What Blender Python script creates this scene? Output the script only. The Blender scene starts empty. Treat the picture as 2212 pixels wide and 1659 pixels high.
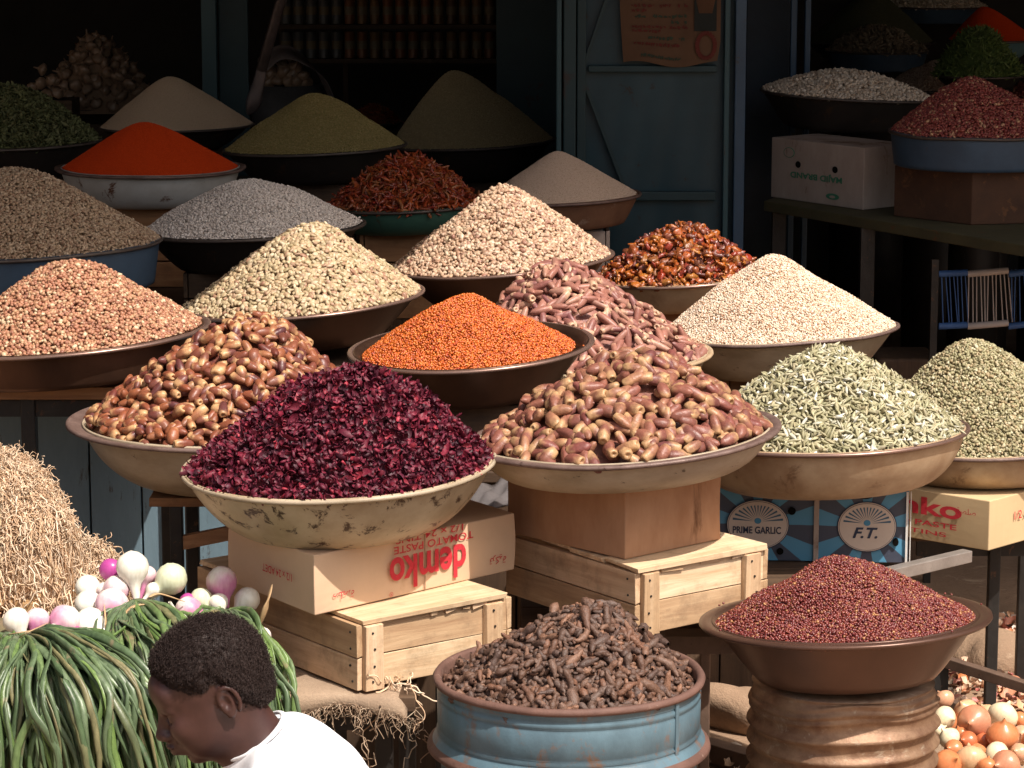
import bpy, bmesh, math, random
import numpy as np
from mathutils import Vector, Matrix, Euler
R_ = math.radians
random.seed(7); RNG = np.random.default_rng(11)
SC = bpy.context.scene; COL = SC.collection
# ---------------------------------------------------------------- camera, sky, sun, exposure
CAMZ = 2.2; PITCH = R_(10.01); F = 6000.0
cam = bpy.data.cameras.new('camera'); cam.sensor_width = 36; cam.lens = 36*F/2212; cam.clip_end = 400; cam.clip_start = .05
camo = bpy.data.objects.new('camera', cam); COL.objects.link(camo)
camo.location = (0, 0, CAMZ); camo.rotation_euler = (math.pi/2-PITCH, 0, 0); SC.camera = camo
SUN_E, SUN_A = R_(57), R_(40)      # elevation; azimuth to the right of the camera's back
W = bpy.data.worlds.new('World'); SC.world = W; W.use_nodes = True
wn = W.node_tree.nodes; sky = wn.new('ShaderNodeTexSky'); sky.sky_type = 'NISHITA'; sky.sun_disc = False
sky.sun_elevation = SUN_E; sky.sun_rotation = R_(140); sky.air_density = 1.0; sky.dust_density = 6; sky.ozone_density = .4
W.node_tree.links.new(sky.outputs[0], wn['Background'].inputs[0]); wn['Background'].inputs[1].default_value = .112
sl = bpy.data.lights.new('sun', 'SUN'); sl.energy = 5.0; sl.angle = R_(.5); sl.color = (1, .925, .84)
so = bpy.data.objects.new('sun', sl); COL.objects.link(so)
ld = Vector((-math.sin(SUN_A)*math.cos(SUN_E), math.cos(SUN_A)*math.cos(SUN_E), -math.sin(SUN_E)))
so.rotation_euler = ld.to_track_quat('-Z', 'Y').to_euler(); so.location = (3, -3, 6)
SC.view_settings.view_transform = 'Standard'; SC.view_settings.look = 'None'; SC.view_settings.exposure = 0.25; SC.view_settings.gamma = 1
SC.render.engine = 'CYCLES'; SC.cycles.max_bounces = 6; SC.cycles.diffuse_bounces = 4; SC.cycles.use_denoising = True
# ---------------------------------------------------------------- where a point of the picture stands
CT, ST = math.cos(PITCH), math.sin(PITCH)
def ray(px, py):
    x = (px-1106)/F; y = -(py-829.5)/F
    return Vector((x, CT+y*ST, -ST+y*CT))
def U(px, py, Y):
    d = ray(px, py); return Vector((0, 0, CAMZ))+d*(Y/d.y)
def Z(px, py, z):
    d = ray(px, py); return Vector((0, 0, CAMZ))+d*((z-CAMZ)/d.z)
# ---------------------------------------------------------------- objects
def tag(o, label=None, cat=None, group=None, kind=None):
    if label: o['label'] = label
    if cat: o['category'] = cat
    if group: o['group'] = group
    if kind: o['kind'] = kind
    return o
def link(name, data, parent=None):
    o = bpy.data.objects.new(name, data); COL.objects.link(o)
    if parent is not None: o.parent = parent
    return o
def empty(name, loc=(0, 0, 0), rot=(0, 0, 0)):
    o = bpy.data.objects.new(name, None); COL.objects.link(o); o.location = loc; o.rotation_euler = rot; o.empty_display_size = .05
    return o
def npmesh(name, v, faces, attrs=None, smooth=True):
    """v (N,3); faces (M,k) int array or list of arrays of different k"""
    me = bpy.data.meshes.new(name)
    if not isinstance(faces, (list, tuple)): faces = [faces]
    faces = [np.asarray(f, dtype=np.int32) for f in faces if len(f)]
    v = np.asarray(v, dtype=np.float32)
    me.vertices.add(len(v)); me.vertices.foreach_set('co', v.ravel())
    tot = sum(f.size for f in faces); me.loops.add(tot)
    me.loops.foreach_set('vertex_index', np.concatenate([f.ravel() for f in faces]))
    n = sum(len(f) for f in faces); me.polygons.add(n)
    lt = np.concatenate([np.full(len(f), f.shape[1], np.int32) for f in faces])
    me.polygons.foreach_set('loop_start', np.concatenate([[0], np.cumsum(lt)[:-1]]).astype(np.int32))
    me.polygons.foreach_set('use_smooth', np.full(n, bool(smooth)))
    for k, a in (attrs or {}).items():
        at = me.attributes.new(k, 'FLOAT', 'POINT'); at.data.foreach_set('value', np.asarray(a, dtype=np.float32))
    me.update(calc_edges=True); me.validate()
    return me
def bmobj(name, bm, mat, parent=None, smooth=False, bevel=0):
    me = bpy.data.meshes.new(name); bmesh.ops.recalc_face_normals(bm, faces=bm.faces); bm.to_mesh(me); bm.free()
    if smooth:
        for p in me.polygons: p.use_smooth = True
    o = link(name, me, parent)
    if mat: me.materials.append(mat)
    if bevel:
        b = o.modifiers.new('bevel', 'BEVEL'); b.width = bevel; b.segments = 2; b.limit_method = 'ANGLE'; b.angle_limit = R_(40)
    return o
def addbox(bm, c, s, rot=None, jit=0):
    """box centre c, full size s"""
    vs = []
    for x in (-.5, .5):
        for y in (-.5, .5):
            for z in (-.5, .5):
                p = Vector((x*s[0], y*s[1], z*s[2]))
                if jit: p += Vector([random.uniform(-jit, jit) for _ in range(3)])
                if rot is not None: p = rot @ p
                vs.append(bm.verts.new(p+Vector(c)))
    for f in ((0, 1, 3, 2), (4, 6, 7, 5), (0, 4, 5, 1), (2, 3, 7, 6), (0, 2, 6, 4), (1, 5, 7, 3)): bm.faces.new([vs[i] for i in f])
def addbar(bm, a, b, w, h=None):
    a, b = Vector(a), Vector(b); d = b-a; q = d.to_track_quat('Y', 'Z').to_matrix()
    addbox(bm, (a+b)/2, (w, d.length, h or w), q)
def box_obj(name, c, s, mat, parent=None, rotz=0, bevel=.002):
    bm = bmesh.new(); addbox(bm, c, s, Matrix.Rotation(rotz, 3, 'Z')); return bmobj(name, bm, mat, parent, bevel=bevel)
def lathe(prof, n=72, wob=0, seed=0, wz=0, dent=None):
    prof = np.array(prof, float); th = np.linspace(0, 2*math.pi, n, endpoint=False); r = np.random.default_rng(seed)
    ph = r.uniform(0, 6.28, 6); am = r.uniform(.3, 1, 6)
    w = sum(am[k]*np.sin((k+2)*th+ph[k])/(k+1.5) for k in range(6))
    w2 = sum(am[5-k]*np.sin((k+2)*th+ph[k]*2)/(k+1.5) for k in range(6))
    zmax = prof[:, 1].max(); zmin = prof[:, 1].min(); t = ((prof[:, 1]-zmin)/(zmax-zmin+1e-9))
    rr = prof[:, 0][:, None]*(1+wob*w[None]*t[:, None]); zz = prof[:, 1][:, None]+wz*w2[None]*t[:, None]
    if dent is not None: rr = rr*(1+dent(th[None], prof[:, 1][:, None]))
    v = np.stack([rr*np.cos(th), rr*np.sin(th), np.broadcast_to(zz, rr.shape)], -1).reshape(-1, 3)
    m = len(prof); i = np.arange(m-1)[:, None]*n; j = np.arange(n)[None]; j2 = (j+1) % n
    return v, np.stack([i+j, i+j2, i+n+j2, i+n+j], -1).reshape(-1, 4)
def tube(path, rad, k=6, flat=1.0, up=None):
    """tube along path (M,3) with radii (M,) -> verts, quads; capped by shrinking radii"""
    P = np.asarray(path, float); M = len(P); rad = np.broadcast_to(np.asarray(rad, float), (M,))
    T = np.gradient(P, axis=0); T /= np.linalg.norm(T, axis=1)[:, None]+1e-9
    u0 = np.array(up if up is not None else (0.13, .2, 1.0)); v = []
    a = np.cross(T, u0); a /= np.linalg.norm(a, axis=1)[:, None]+1e-9; b = np.cross(a, T)
    th = np.linspace(0, 2*math.pi, k, endpoint=False)
    v = P[:, None]+rad[:, None, None]*(np.cos(th)[None, :, None]*a[:, None]+flat*np.sin(th)[None, :, None]*b[:, None])
    i = np.arange(M-1)[:, None]*k; j = np.arange(k)[None]; j2 = (j+1) % k
    return v.reshape(-1, 3), np.stack([i+j, i+j2, i+k+j2, i+k+j], -1).reshape(-1, 4)
def merge(parts):
    V = []; Fq = {}; o = 0
    for v, f in parts:
        V.append(v)
        for ff in (f if isinstance(f, list) else [f]):
            Fq.setdefault(ff.shape[1], []).append(ff+o)
        o += len(v)
    return np.concatenate(V), [np.concatenate(x) for x in Fq.values()]
def smoothpath(pts, n):
    pts = np.asarray(pts, float); t = np.linspace(0, len(pts)-1, n); out = []
    for s in t:
        i = min(int(s), len(pts)-2); f = s-i
        p0, p1, p2, p3 = pts[max(i-1, 0)], pts[i], pts[i+1], pts[min(i+2, len(pts)-1)]
        out.append(.5*((2*p1)+(-p0+p2)*f+(2*p0-5*p1+4*p2-p3)*f*f+(-p0+3*p1-3*p2+p3)*f**3))
    return np.array(out)
# ---------------------------------------------------------------- materials
def newmat(name):
    m = bpy.data.materials.new(name); m.use_nodes = True; nt = m.node_tree
    return m, nt, nt.nodes['Principled BSDF']
def N(nt, t, **kw):
    n = nt.nodes.new('ShaderNode'+t)
    for k, v in kw.items():
        if k.startswith('i_'): n.inputs[k[2:].replace('_', ' ')].default_value = v
        else: setattr(n, k, v)
    return n
def ramp(nt, stops, inter='LINEAR'):
    r = nt.nodes.new('ShaderNodeValToRGB'); cr = r.color_ramp; cr.interpolation = inter
    while len(cr.elements) > 1: cr.elements.remove(cr.elements[-1])
    cr.elements[0].position = stops[0][0]; cr.elements[0].color = (*stops[0][1], 1)
    for p, c in stops[1:]:
        e = cr.elements.new(p); e.color = (*c, 1)
    return r
def L(nt, a, b): nt.links.new(a, b)
def noise(nt, scale, detail=4, rough=.6, vec=None, dist=0):
    n = N(nt, 'TexNoise'); n.inputs['Scale'].default_value = scale; n.inputs['Detail'].default_value = detail
    n.inputs['Roughness'].default_value = rough; n.inputs['Distortion'].default_value = dist
    if vec is not None: L(nt, vec, n.inputs['Vector'])
    return n
def coords(nt, scale=(1, 1, 1), kind='Object'):
    tc = N(nt, 'TexCoord'); mp = N(nt, 'Mapping'); mp.inputs['Scale'].default_value = scale
    L(nt, tc.outputs[kind], mp.inputs['Vector']); return mp.outputs[0]
def mixc(nt, fac, a, b, mode='MIX'):
    m = N(nt, 'Mix'); m.data_type = 'RGBA'; m.blend_type = mode
    for s, x in ((0, fac), (6, a), (7, b)):
        if hasattr(x, 'is_linked') or hasattr(x, 'links'): L(nt, x, m.inputs[s])
        else: m.inputs[s].default_value = x if s == 0 else (*x, 1)
    return m.outputs[2]
def bump(nt, bs, h, strength=.3, dist=.01):
    b = N(nt, 'Bump'); b.inputs['Strength'].default_value = strength; b.inputs['Distance'].default_value = dist
    L(nt, h, b.inputs['Height']); L(nt, b.outputs[0], bs.inputs['Normal'])
def surf(name, base, dark=None, spots=None, scale=8, stretch=(1, 1, 1), rough=.7, metal=0, spot_cut=.6, bmp=.25, bscale=60, spec=.4, bdist=.004, patch=.5, sspread=.06, sscale=None):
    """general weathered surface: two-tone noise + stains with an edge of their own"""
    m, nt, bs = newmat(name); co = coords(nt, stretch)
    dark = dark or tuple(c*.6 for c in base)
    n1 = noise(nt, scale, 6, .65, co); r1 = ramp(nt, [(patch-.2, base), (patch+.22, dark)]); L(nt, n1.outputs[0], r1.inputs[0]); c = r1.outputs[0]
    if spots:
        n2 = noise(nt, sscale or scale*2.3, 8, .72, co, .4); r2 = ramp(nt, [(spot_cut, (0, 0, 0)), (spot_cut+sspread, (1, 1, 1))]); L(nt, n2.outputs[0], r2.inputs[0])
        c = mixc(nt, r2.outputs[0], c, spots)
    L(nt, c, bs.inputs['Base Color']); bs.inputs['Roughness'].default_value = rough; bs.inputs['Metallic'].default_value = metal
    bs.inputs['Specular IOR Level'].default_value = spec
    nb = noise(nt, bscale, 5, .7, co); bump(nt, bs, nb.outputs[0], bmp, bdist)
    return m
def grain(name, cols, tip=None, rough=.55, spec=.4, var=.25, tipcut=(.72, .9), nscale=120, bmp=.3, wr=(1, 1, 1), sss=0, obj=False, powder=0):
    """cols: colour stops over a random number each grain carries"""
    m, nt, bs = newmat(name); at = N(nt, 'Attribute', attribute_name='rnd'); rnd = at.outputs['Fac']
    if obj:
        oi = N(nt, 'ObjectInfo'); ad = N(nt, 'Math', operation='ADD'); L(nt, rnd, ad.inputs[0]); L(nt, oi.outputs['Random'], ad.inputs[1])
        fr = N(nt, 'Math', operation='FRACT'); L(nt, ad.outputs[0], fr.inputs[0]); rnd = fr.outputs[0]
    r = ramp(nt, cols); L(nt, rnd, r.inputs[0]); c = r.outputs[0]; co = coords(nt, wr)
    if tip:
        t = N(nt, 'Attribute', attribute_name='t'); nz = noise(nt, 60, 3, .6, co); ad = N(nt, 'Math', operation='MULTIPLY_ADD'); L(nt, nz.outputs[0], ad.inputs[0]); ad.inputs[1].default_value = .7
        L(nt, t.outputs['Fac'], ad.inputs[2]); ad2 = N(nt, 'Math', operation='MULTIPLY_ADD'); L(nt, rnd, ad2.inputs[0]); ad2.inputs[1].default_value = .45; L(nt, ad.outputs[0], ad2.inputs[2])
        sb = N(nt, 'Math', operation='SUBTRACT'); L(nt, ad2.outputs[0], sb.inputs[0]); sb.inputs[1].default_value = .55
        r2 = ramp(nt, [(tipcut[0], (0, 0, 0)), (tipcut[1], (1, 1, 1))]); L(nt, sb.outputs[0], r2.inputs[0]); c = mixc(nt, r2.outputs[0], c, tip)
    n1 = noise(nt, nscale, 4, .6, co); rr = ramp(nt, [(.3, (1-var,)*3), (.7, (1+var*.0+.0,)*3)]); L(nt, n1.outputs[0], rr.inputs[0]); c = mixc(nt, 1.0, c, rr.outputs[0], 'MULTIPLY')
    L(nt, c, bs.inputs['Base Color']); bs.inputs['Roughness'].default_value = rough; bs.inputs['Specular IOR Level'].default_value = spec
    if sss: bs.inputs['Subsurface Weight'].default_value = sss; bs.inputs['Subsurface Scale'].default_value = .004; bs.inputs['Subsurface Radius'].default_value = (1, .5, .3)
    if bmp: bump(nt, bs, n1.outputs[0], bmp, .003)
    return m
def plain(name, col, rough=.6, metal=0, spec=.4):
    return surf(name, col, tuple(c*.72 for c in col), rough=rough, metal=metal, scale=14, bmp=.15, spec=spec)
# ---------------------------------------------------------------- grain shapes
def ico(sub):
    bm = bmesh.new(); bmesh.ops.create_icosphere(bm, subdivisions=sub, radius=1); v = np.array([q.co[:] for q in bm.verts]); f = np.array([[q.index for q in p.verts] for p in bm.faces]); bm.free(); return v, f
def b_seed(l, w, t): v, f = ico(1); return v*np.array([l, w, t])/2, f
def b_bean(l, w, t, bend=.25, sub=2):
    v, f = ico(sub); v = v.copy(); v[:, 1] += bend*(v[:, 0]**2-.4); return v*np.array([l, w, t])/2, f
def b_pod(l, w, t):      # pointed, three ridged
    nx, k = 7, 6; V = []
    for i, x in enumerate(np.linspace(-1, 1, nx)):
        r = max(.04, (1-abs(x)**1.7))**.8
        for j in range(k):
            a = 2*math.pi*j/k; q = r*(1 if j % 2 == 0 else .62); V.append((x*l/2, q*math.cos(a)*w/2+.1*w*(x*x), q*math.sin(a)*t/2))
    i = np.arange(nx-1)[:, None]*k; j = np.arange(k)[None]; j2 = (j+1) % k
    return np.array(V), np.stack([i+j, i+j2, i+k+j2, i+k+j], -1).reshape(-1, 4)
def b_petal(l, w, curl, seed):
    r = np.random.default_rng(seed); nx, ny = 6, 3; V = []; tw = r.uniform(-1.8, 1.8); bd = r.uniform(1, 3.2)*curl
    for i in range(nx):
        s = i/(nx-1)-.5; ww = w*(1-abs(2*s)**2*.7)*r.uniform(.7, 1.2)
        ang = bd*s; cx = math.sin(ang)*l/max(bd, .3); cz = -math.cos(ang)*l/max(bd, .3)+l/max(bd, .3)
        for j in range(ny):
            y = (j/(ny-1)-.5)*ww; a = tw*s; zc = abs(j-1)*ww*.45*r.uniform(.2, 1.2)
            V.append((cx+r.uniform(-.04, .04)*l, y*math.cos(a)-zc*math.sin(a), cz+y*math.sin(a)+zc*math.cos(a)))
    i = np.arange(nx-1)[:, None]*ny; j = np.arange(ny-1)[None]
    V = np.array(V); V -= V.mean(0)
    return V, np.stack([i+j, i+j+1, i+ny+j+1, i+ny+j], -1).reshape(-1, 4)
def b_worm(l, w, seed, bend=.4, knob=.15, n=7, k=6, taper=.5):   # chillies, roots
    r = np.random.default_rng(seed); x = np.linspace(-.5, .5, n); c = r.uniform(-bend, bend); c2 = r.uniform(-bend, bend)*.6
    P = np.stack([x*l, c*l*(x*x-.08)*2, c2*l*np.sin(x*5)*.25], -1)
    rad = w/2*(1-taper*(x+.5)**2)*(1+r.uniform(-knob, knob, n)); rad[0] *= .35; rad[-1] *= .3
    return tube(P, rad, k)
def b_lump(l, w, seed, amt=.3, sub=2):    # crumpled dried fruit
    v, f = ico(sub); r = np.random.default_rng(seed); v = v*(1+r.uniform(-amt, amt, (len(v), 1))); v[:, 2] -= .5*np.maximum(0, .6-np.hypot(v[:, 0], v[:, 1]))*(v[:, 2] > 0)
    return v*np.array([l, w, w*.7])/2, f
def b_date(l, w, seed, cut=True):
    r = np.random.default_rng(seed); n, k = 12, 12; x = np.linspace(0, 1, n); fat = r.uniform(.85, 1.15)
    rad = np.sin(np.pi*np.clip(x*.80+.07, 0, 1))**.60*1.03*w/2*fat
    if cut: rad[-1] = rad[-2]*.62; P = [(a-.5)*l for a in x]; P[-1] = P[-2]+l*.004; xs = P+[P[-1]-l*.05, P[-1]-l*.09]; rad = list(rad)+[rad[-1]*.55, .0002]; rad[0] = .0004
    else: xs = [(a-.5)*l for a in x]; rad = list(rad); rad[0] = rad[-1] = .0004
    rad = np.array(rad); xs = np.array(xs); th = np.linspace(0, 2*math.pi, k, endpoint=False)
    g = 1+.05*np.sin(th*3+r.uniform(0, 6))[None]+.055*r.uniform(-1, 1, (len(xs), k))*np.sin(np.pi*np.clip((xs/l+.5), 0, 1))[:, None]+.05*np.sin(5*th+xs[:, None]/l*3)
    bend = r.uniform(-.12, .12)*l
    V = np.stack([np.broadcast_to(xs[:, None], g.shape), rad[:, None]*np.cos(th)*g+bend*((xs/l)**2)[:, None]*2, rad[:, None]*np.sin(th)*g*.93], -1).reshape(-1, 3)
    i = np.arange(len(xs)-1)[:, None]*k; j = np.arange(k)[None]; j2 = (j+1) % k
    return V, np.stack([i+j, i+j2, i+k+j2, i+k+j], -1).reshape(-1, 4)
# ---------------------------------------------------------------- heaps
class Heap:
    """a rounded cone of radius r and height h; apex moved by (ax, ay)"""
    def __init__(s, r, h, ax=0, ay=0, a=.28, lump=.0, seed=0, flat=1.0):
        s.r, s.h, s.ax, s.ay, s.a, s.lump, s.flat = r, h, ax, ay, a, lump, flat
        g = np.random.default_rng(seed); s.k = g.uniform(2, 9, (8, 2)); s.p = g.uniform(0, 6.3, 8); s.sg = g.choice([-1, 1], (8, 2))
    def xyz(s, u, th):
        a = s.a; q = (math.sqrt(1+a*a)-np.sqrt(u*u+a*a))/(math.sqrt(1+a*a)-a); q = np.sign(q)*np.abs(q)**s.flat
        x = u*np.cos(th)*s.r; y = u*np.sin(th)*s.r
        lz = sum(np.sin(s.k[i, 0]*s.sg[i, 0]*x/s.r*1.6+s.k[i, 1]*s.sg[i, 1]*y/s.r*1.6+s.p[i]) for i in range(8))/4
        w = np.clip(1-u, 0, 1)
        return np.stack([x+s.ax*w, y+s.ay*w, s.h*q+s.lump*lz*(1-u**4)], -1)
    def pts(s, n, rng, jit=.5):
        i = np.arange(n)+.5; u = np.sqrt(i/n); th = i*2.399963+rng.uniform(0, 6.28)
        sp = s.r*math.sqrt(math.pi/n); u = np.clip(u+rng.normal(0, 1, n)*jit*sp/s.r*.5, 0, 1); th = th+rng.normal(0, 1, n)*jit*sp/(u*s.r+sp)*.5
        P = s.xyz(u, th); e = .01
        A = s.xyz(np.clip(u+e, 0, 2), th)-s.xyz(np.clip(u-e, 0, 2), th); B = s.xyz(u, th+e)-s.xyz(u, th-e)
        B = np.where(np.linalg.norm(B, axis=1)[:, None] < 1e-7, [[0, 1e-3, 0]], B)
        nn = np.cross(A, B); nn /= np.linalg.norm(nn, axis=1)[:, None]+1e-12; nn[nn[:, 2] < 0] *= -1
        return P, nn
    def core(s, sink):
        m, k = 34, 84; u = np.linspace(0, 1, m); th = np.linspace(0, 2*math.pi, k, endpoint=False); uu, tt = np.meshgrid(u, th, indexing='ij')
        v = s.xyz(uu, tt).reshape(-1, 3); v[:, 2] -= sink; i = np.arange(m-1)[:, None]*k; j = np.arange(k)[None]; j2 = (j+1) % k
        return v, np.stack([i+j, i+k+j, i+k+j2, i+j2], -1).reshape(-1, 4)
def frames(n, rng, tilt, roll):
    N_ = len(n); t = rng.normal(size=(N_, 3)); a = np.cross(n, t); a /= np.linalg.norm(a, axis=1)[:, None]+1e-9
    a = a+n*np.tan(np.clip(rng.normal(0, tilt, N_), -1.35, 1.35))[:, None]; a /= np.linalg.norm(a, axis=1)[:, None]
    c = n-(n*a).sum(1)[:, None]*a; c /= np.linalg.norm(c, axis=1)[:, None]+1e-9; b = np.cross(c, a); g = rng.normal(0, roll, N_)[:, None]
    b2 = b*np.cos(g)+c*np.sin(g); c2 = -b*np.sin(g)+c*np.cos(g)
    return np.stack([a, b2, c2], 2)
def pack(bases, P, M, S, rng, core=None, rnd=None):
    """one mesh of many grains -> verts, faces, attrs"""
    V = []; Fs = {}; rn = []; tt = []; o = 0; which = rng.integers(0, len(bases), len(P)); rnd = rng.uniform(0, 1, len(P)) if rnd is None else rnd
    for bi, (bv, bf) in enumerate(bases):
        ix = np.where(which == bi)[0]
        if not len(ix): continue
        v = np.einsum('nij,vj->nvi', M[ix]*S[ix][:, None, None], bv)+P[ix][:, None]
        V.append(v.reshape(-1, 3)); nv = len(bv); Fs.setdefault(bf.shape[1], []).append((bf[None]+(np.arange(len(ix))*nv)[:, None, None]+o).reshape(-1, bf.shape[1]))
        rn.append(np.repeat(rnd[ix], nv)); x = bv[:, 0]; tn = (x-x.min())/(x.max()-x.min()+1e-9); tt.append(np.tile(tn, len(ix))); o += nv*len(ix)
    if core is not None:
        cv, cf = core; V.append(cv); Fs.setdefault(cf.shape[1], []).append(cf+o); rn.append(rng.uniform(0, .35, len(cv))); tt.append(np.full(len(cv), .3))
    return np.concatenate(V), [np.concatenate(f) for f in Fs.values()], dict(rnd=np.concatenate(rn), t=np.concatenate(tt))
# ---------------------------------------------------------------- bowls
BOWLS = []
def bowl(px, py, hw, R, depth, base=.62, mat=None, rimmat=None, label='', tilt=0, pitch=0, lip=.014, wob=.004, wz=.0, style='pan', seed=0, name='bowl', cat='bowl', Y=None, zbase=None, bulge=.55):
    """rim centre at picture point (px, py), half width hw px there, true radius R"""
    Yd = Y or R/hw*F*CT*1.0
    if Y is None:
        for _ in range(3):
            p = U(px, py, Yd); dep = p.y*CT+(CAMZ-p.z)*ST; Yd *= (R/hw*F)/dep
    p = U(px, py, Yd)
    if zbase: depth = p.z-zbase
    rb = R*base; th = .003
    if style == 'pan':      # flared steel pan with a flat lip
        o = [(.001, 0), (rb*.8, 0), (rb, .006)]+[(rb+(R-lip-rb)*t**.9, .006+(depth-.01)*t) for t in np.linspace(.12, 1, 8)]
        i = [(q[0]-th, q[1]+th) for q in o[::-1][:-2]]
        prof = o+[(R-.001, depth-.001), (R, depth-.005)][:0]; inner = i
    elif style == 'round':  # enamel basin with a curved wall
        o = [(.001, 0), (rb*.75, 0)]+[(rb+(R-lip-rb)*(1-(1-math.sin(t*math.pi/2))**1.15)*bulge+(R-lip-rb)*(1-bulge)*t, depth*(.02+.97*t**1.45)) for t in np.linspace(0.02, 1, 12)]
        inner = [(q[0]-th, q[1]+th) for q in o[::-1][:-1]]
    else:                   # straight sided tin
        o = [(.001, 0), (rb*.97, 0), (rb, .004)]+[(rb+(R-lip-rb)*t, .004+(depth-.008)*t) for t in np.linspace(.1, 1, 8)]
        inner = [(q[0]-th, q[1]+th) for q in o[::-1][:-2]]
    v, f = lathe(o+inner+[(.001, th)], 96, wob, seed, wz)
    zr = o[-1][1]
    v[:, 2] -= depth
    root = link(name, npmesh(name, v, f)); root.data.materials.append(mat)
    l = lip
    rp = [(R-l-.002, -.0035), (R-l*.4, -.004), (R-.002, -.0075), (R+.0012, -.004), (R+.0005, .0005), (R-l*.35, .0022), (R-l+.001, .001), (R-l-.004, -.004), (R-l-.002, -.0035)]
    if style == 'round' and l > .02: rp = [(R-l-.002, -.008), (R-l*.4, -.0045), (R-.004, -.006), (R+.002, -.003), (R+.001, .003), (R-.005, .005), (R-l*.35, .001), (R-l+.001, -.002), (R-l-.005, -.008)]
    v2, f2 = lathe([(a, b+zr) for a, b in rp], 96, 0, seed, 0)
    # follow the wall's own wobble
    th_ = np.arctan2(v2[:, 1], v2[:, 0]); r = np.random.default_rng(seed); ph = r.uniform(0, 6.28, 6); am = r.uniform(.3, 1, 6)
    w = sum(am[k]*np.sin((k+2)*th_+ph[k])/(k+1.5) for k in range(6)); w2 = sum(am[5-k]*np.sin((k+2)*th_+ph[k]*2)/(k+1.5) for k in range(6))
    v2[:, :2] *= (1+wob*w)[:, None]; v2[:, 2] += wz*w2-depth
    rim = link('rim', npmesh('rim', v2, f2), root); rim.data.materials.append(rimmat or mat)
    root.location = p; root.rotation_euler = (R_(pitch), -R_(tilt), 0)
    tag(root, label, cat); d = dict(o=root, p=p, R=R, depth=depth, rb=rb, M=Euler((R_(pitch), -R_(tilt), 0)).to_matrix(), Y=Yd)
    BOWLS.append(d); return d
def heap_dims(b, apx, apy, fr, dz):
    """height so that the peak reaches the picture point"""
    pk = U(apx, apy, b['p'].y); M = b['M'].inverted(); q = M @ (pk-b['p']); return q.x, q.z-dz
def heap(b, apx, apy, fr, dz, base, bases, size, mat, label, name='grain_heap', cat='heap', cover=1.7, tilt=.35, roll=.35, a=.28, lump=.0065, svar=.18, seed=1, lift=.6, flat=1.0, sink=None, ay=0, cx=0, special=None):
    ax, h = heap_dims(b, apx, apy, fr, dz); H = Heap(b['R']*fr, h, ax-cx, ay, a, lump, seed, flat); rng = np.random.default_rng(seed)
    A = math.pi*H.r*math.hypot(H.r, h); n = int(cover*A/(size[0]*size[1]*.8)); P, nn = H.pts(n, rng); S = np.clip(rng.normal(1, svar, n), .55, 1.6)
    P = P+nn*(rng.uniform(-.9, .6, n)*lift*size[2])[:, None]; P[:, 0] += cx; P[:, 2] += dz
    if special: P, nn, S = special(P, nn, S, rng)
    ns = 13; ts = rng.uniform(0, 6.28, ns); rs_ = b['R']*rng.uniform(.945, .978, ns)     # a few grains strayed onto the rim
    P = np.concatenate([P, np.stack([rs_*np.cos(ts), rs_*np.sin(ts), np.full(ns, .0005+size[2]*.35)], -1)]); nn = np.concatenate([nn, np.tile([0, 0, 1.], (ns, 1))]); S = np.concatenate([S, rng.uniform(.8, 1.1, ns)])
    M = frames(nn, rng, tilt, roll); cv, cf = H.core(size[2]*1.25 if sink is None else sink); cv = cv*[1-1.5*size[2]/b['R']-.02, 1-1.5*size[2]/b['R']-.02, 1]+np.array([cx, 0, dz])
    v, f, at = pack(bases, P, M, S, rng, (cv, cf)); me = npmesh(name, v, f, at); o = link(name, me); me.materials.append(mat)
    o.location = b['p']; o.rotation_euler = b['o'].rotation_euler; tag(o, label, cat, kind='stuff'); return o, H
def powder(b, apx, apy, fr, dz, mat, label, name, a=.12, lump=.0015, seed=3, cat='heap', specks=0, speckmat=None, flat=1.0):
    ax, h = heap_dims(b, apx, apy, fr, dz); H = Heap(b['R']*fr, h, ax, 0, a, lump, seed, flat); v, f = H.core(0); v[:, 2] += dz
    rng = np.random.default_rng(seed); n = 26000; P, nn = H.pts(n, rng, .9); P[:, 2] += dz
    V, Fq, at = pack([b_seed(.0035, .0028, .0022)], P, frames(nn, rng, .5, .5), np.clip(rng.normal(1, .3, n), .4, 2), rng, (v, f))
    me = npmesh(name, V, Fq, at); o = link(name, me); me.materials.append(mat); o.location = b['p']; o.rotation_euler = b['o'].rotation_euler
    tag(o, label, cat, kind='stuff'); return o
# ---------------------------------------------------------------- bowl materials
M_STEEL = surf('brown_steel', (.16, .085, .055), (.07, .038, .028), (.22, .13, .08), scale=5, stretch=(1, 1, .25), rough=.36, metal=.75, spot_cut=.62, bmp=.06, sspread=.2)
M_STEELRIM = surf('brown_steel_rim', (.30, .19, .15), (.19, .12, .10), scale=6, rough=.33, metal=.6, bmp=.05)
M_COPPER = surf('reddish_steel', (.13, .068, .047), (.075, .04, .028), (.28, .17, .13), scale=4, stretch=(1, 1, .4), rough=.34, metal=.45, spot_cut=.64, bmp=.04, sspread=.2)
M_ENAMEL = surf('stained_enamel', (.52, .43, .30), (.30, .215, .125), (.05, .022, .012), scale=7, rough=.4, spot_cut=.56, bmp=.15, bscale=30, sscale=24, patch=.47)
M_ENAMEL2 = surf('scratched_enamel', (.46, .38, .28), (.25, .19, .12), (.045, .025, .015), scale=6, stretch=(1, 1, 2.2), rough=.45, spot_cut=.63, bmp=.15, bscale=40, sscale=20, patch=.5)
M_ENAMEL3 = surf('rust_bloomed_enamel', (.50, .38, .25), (.25, .14, .07), (.10, .045, .02), scale=7, rough=.45, spot_cut=.60, bmp=.12, sscale=12, sspread=.15, patch=.5)
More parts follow.
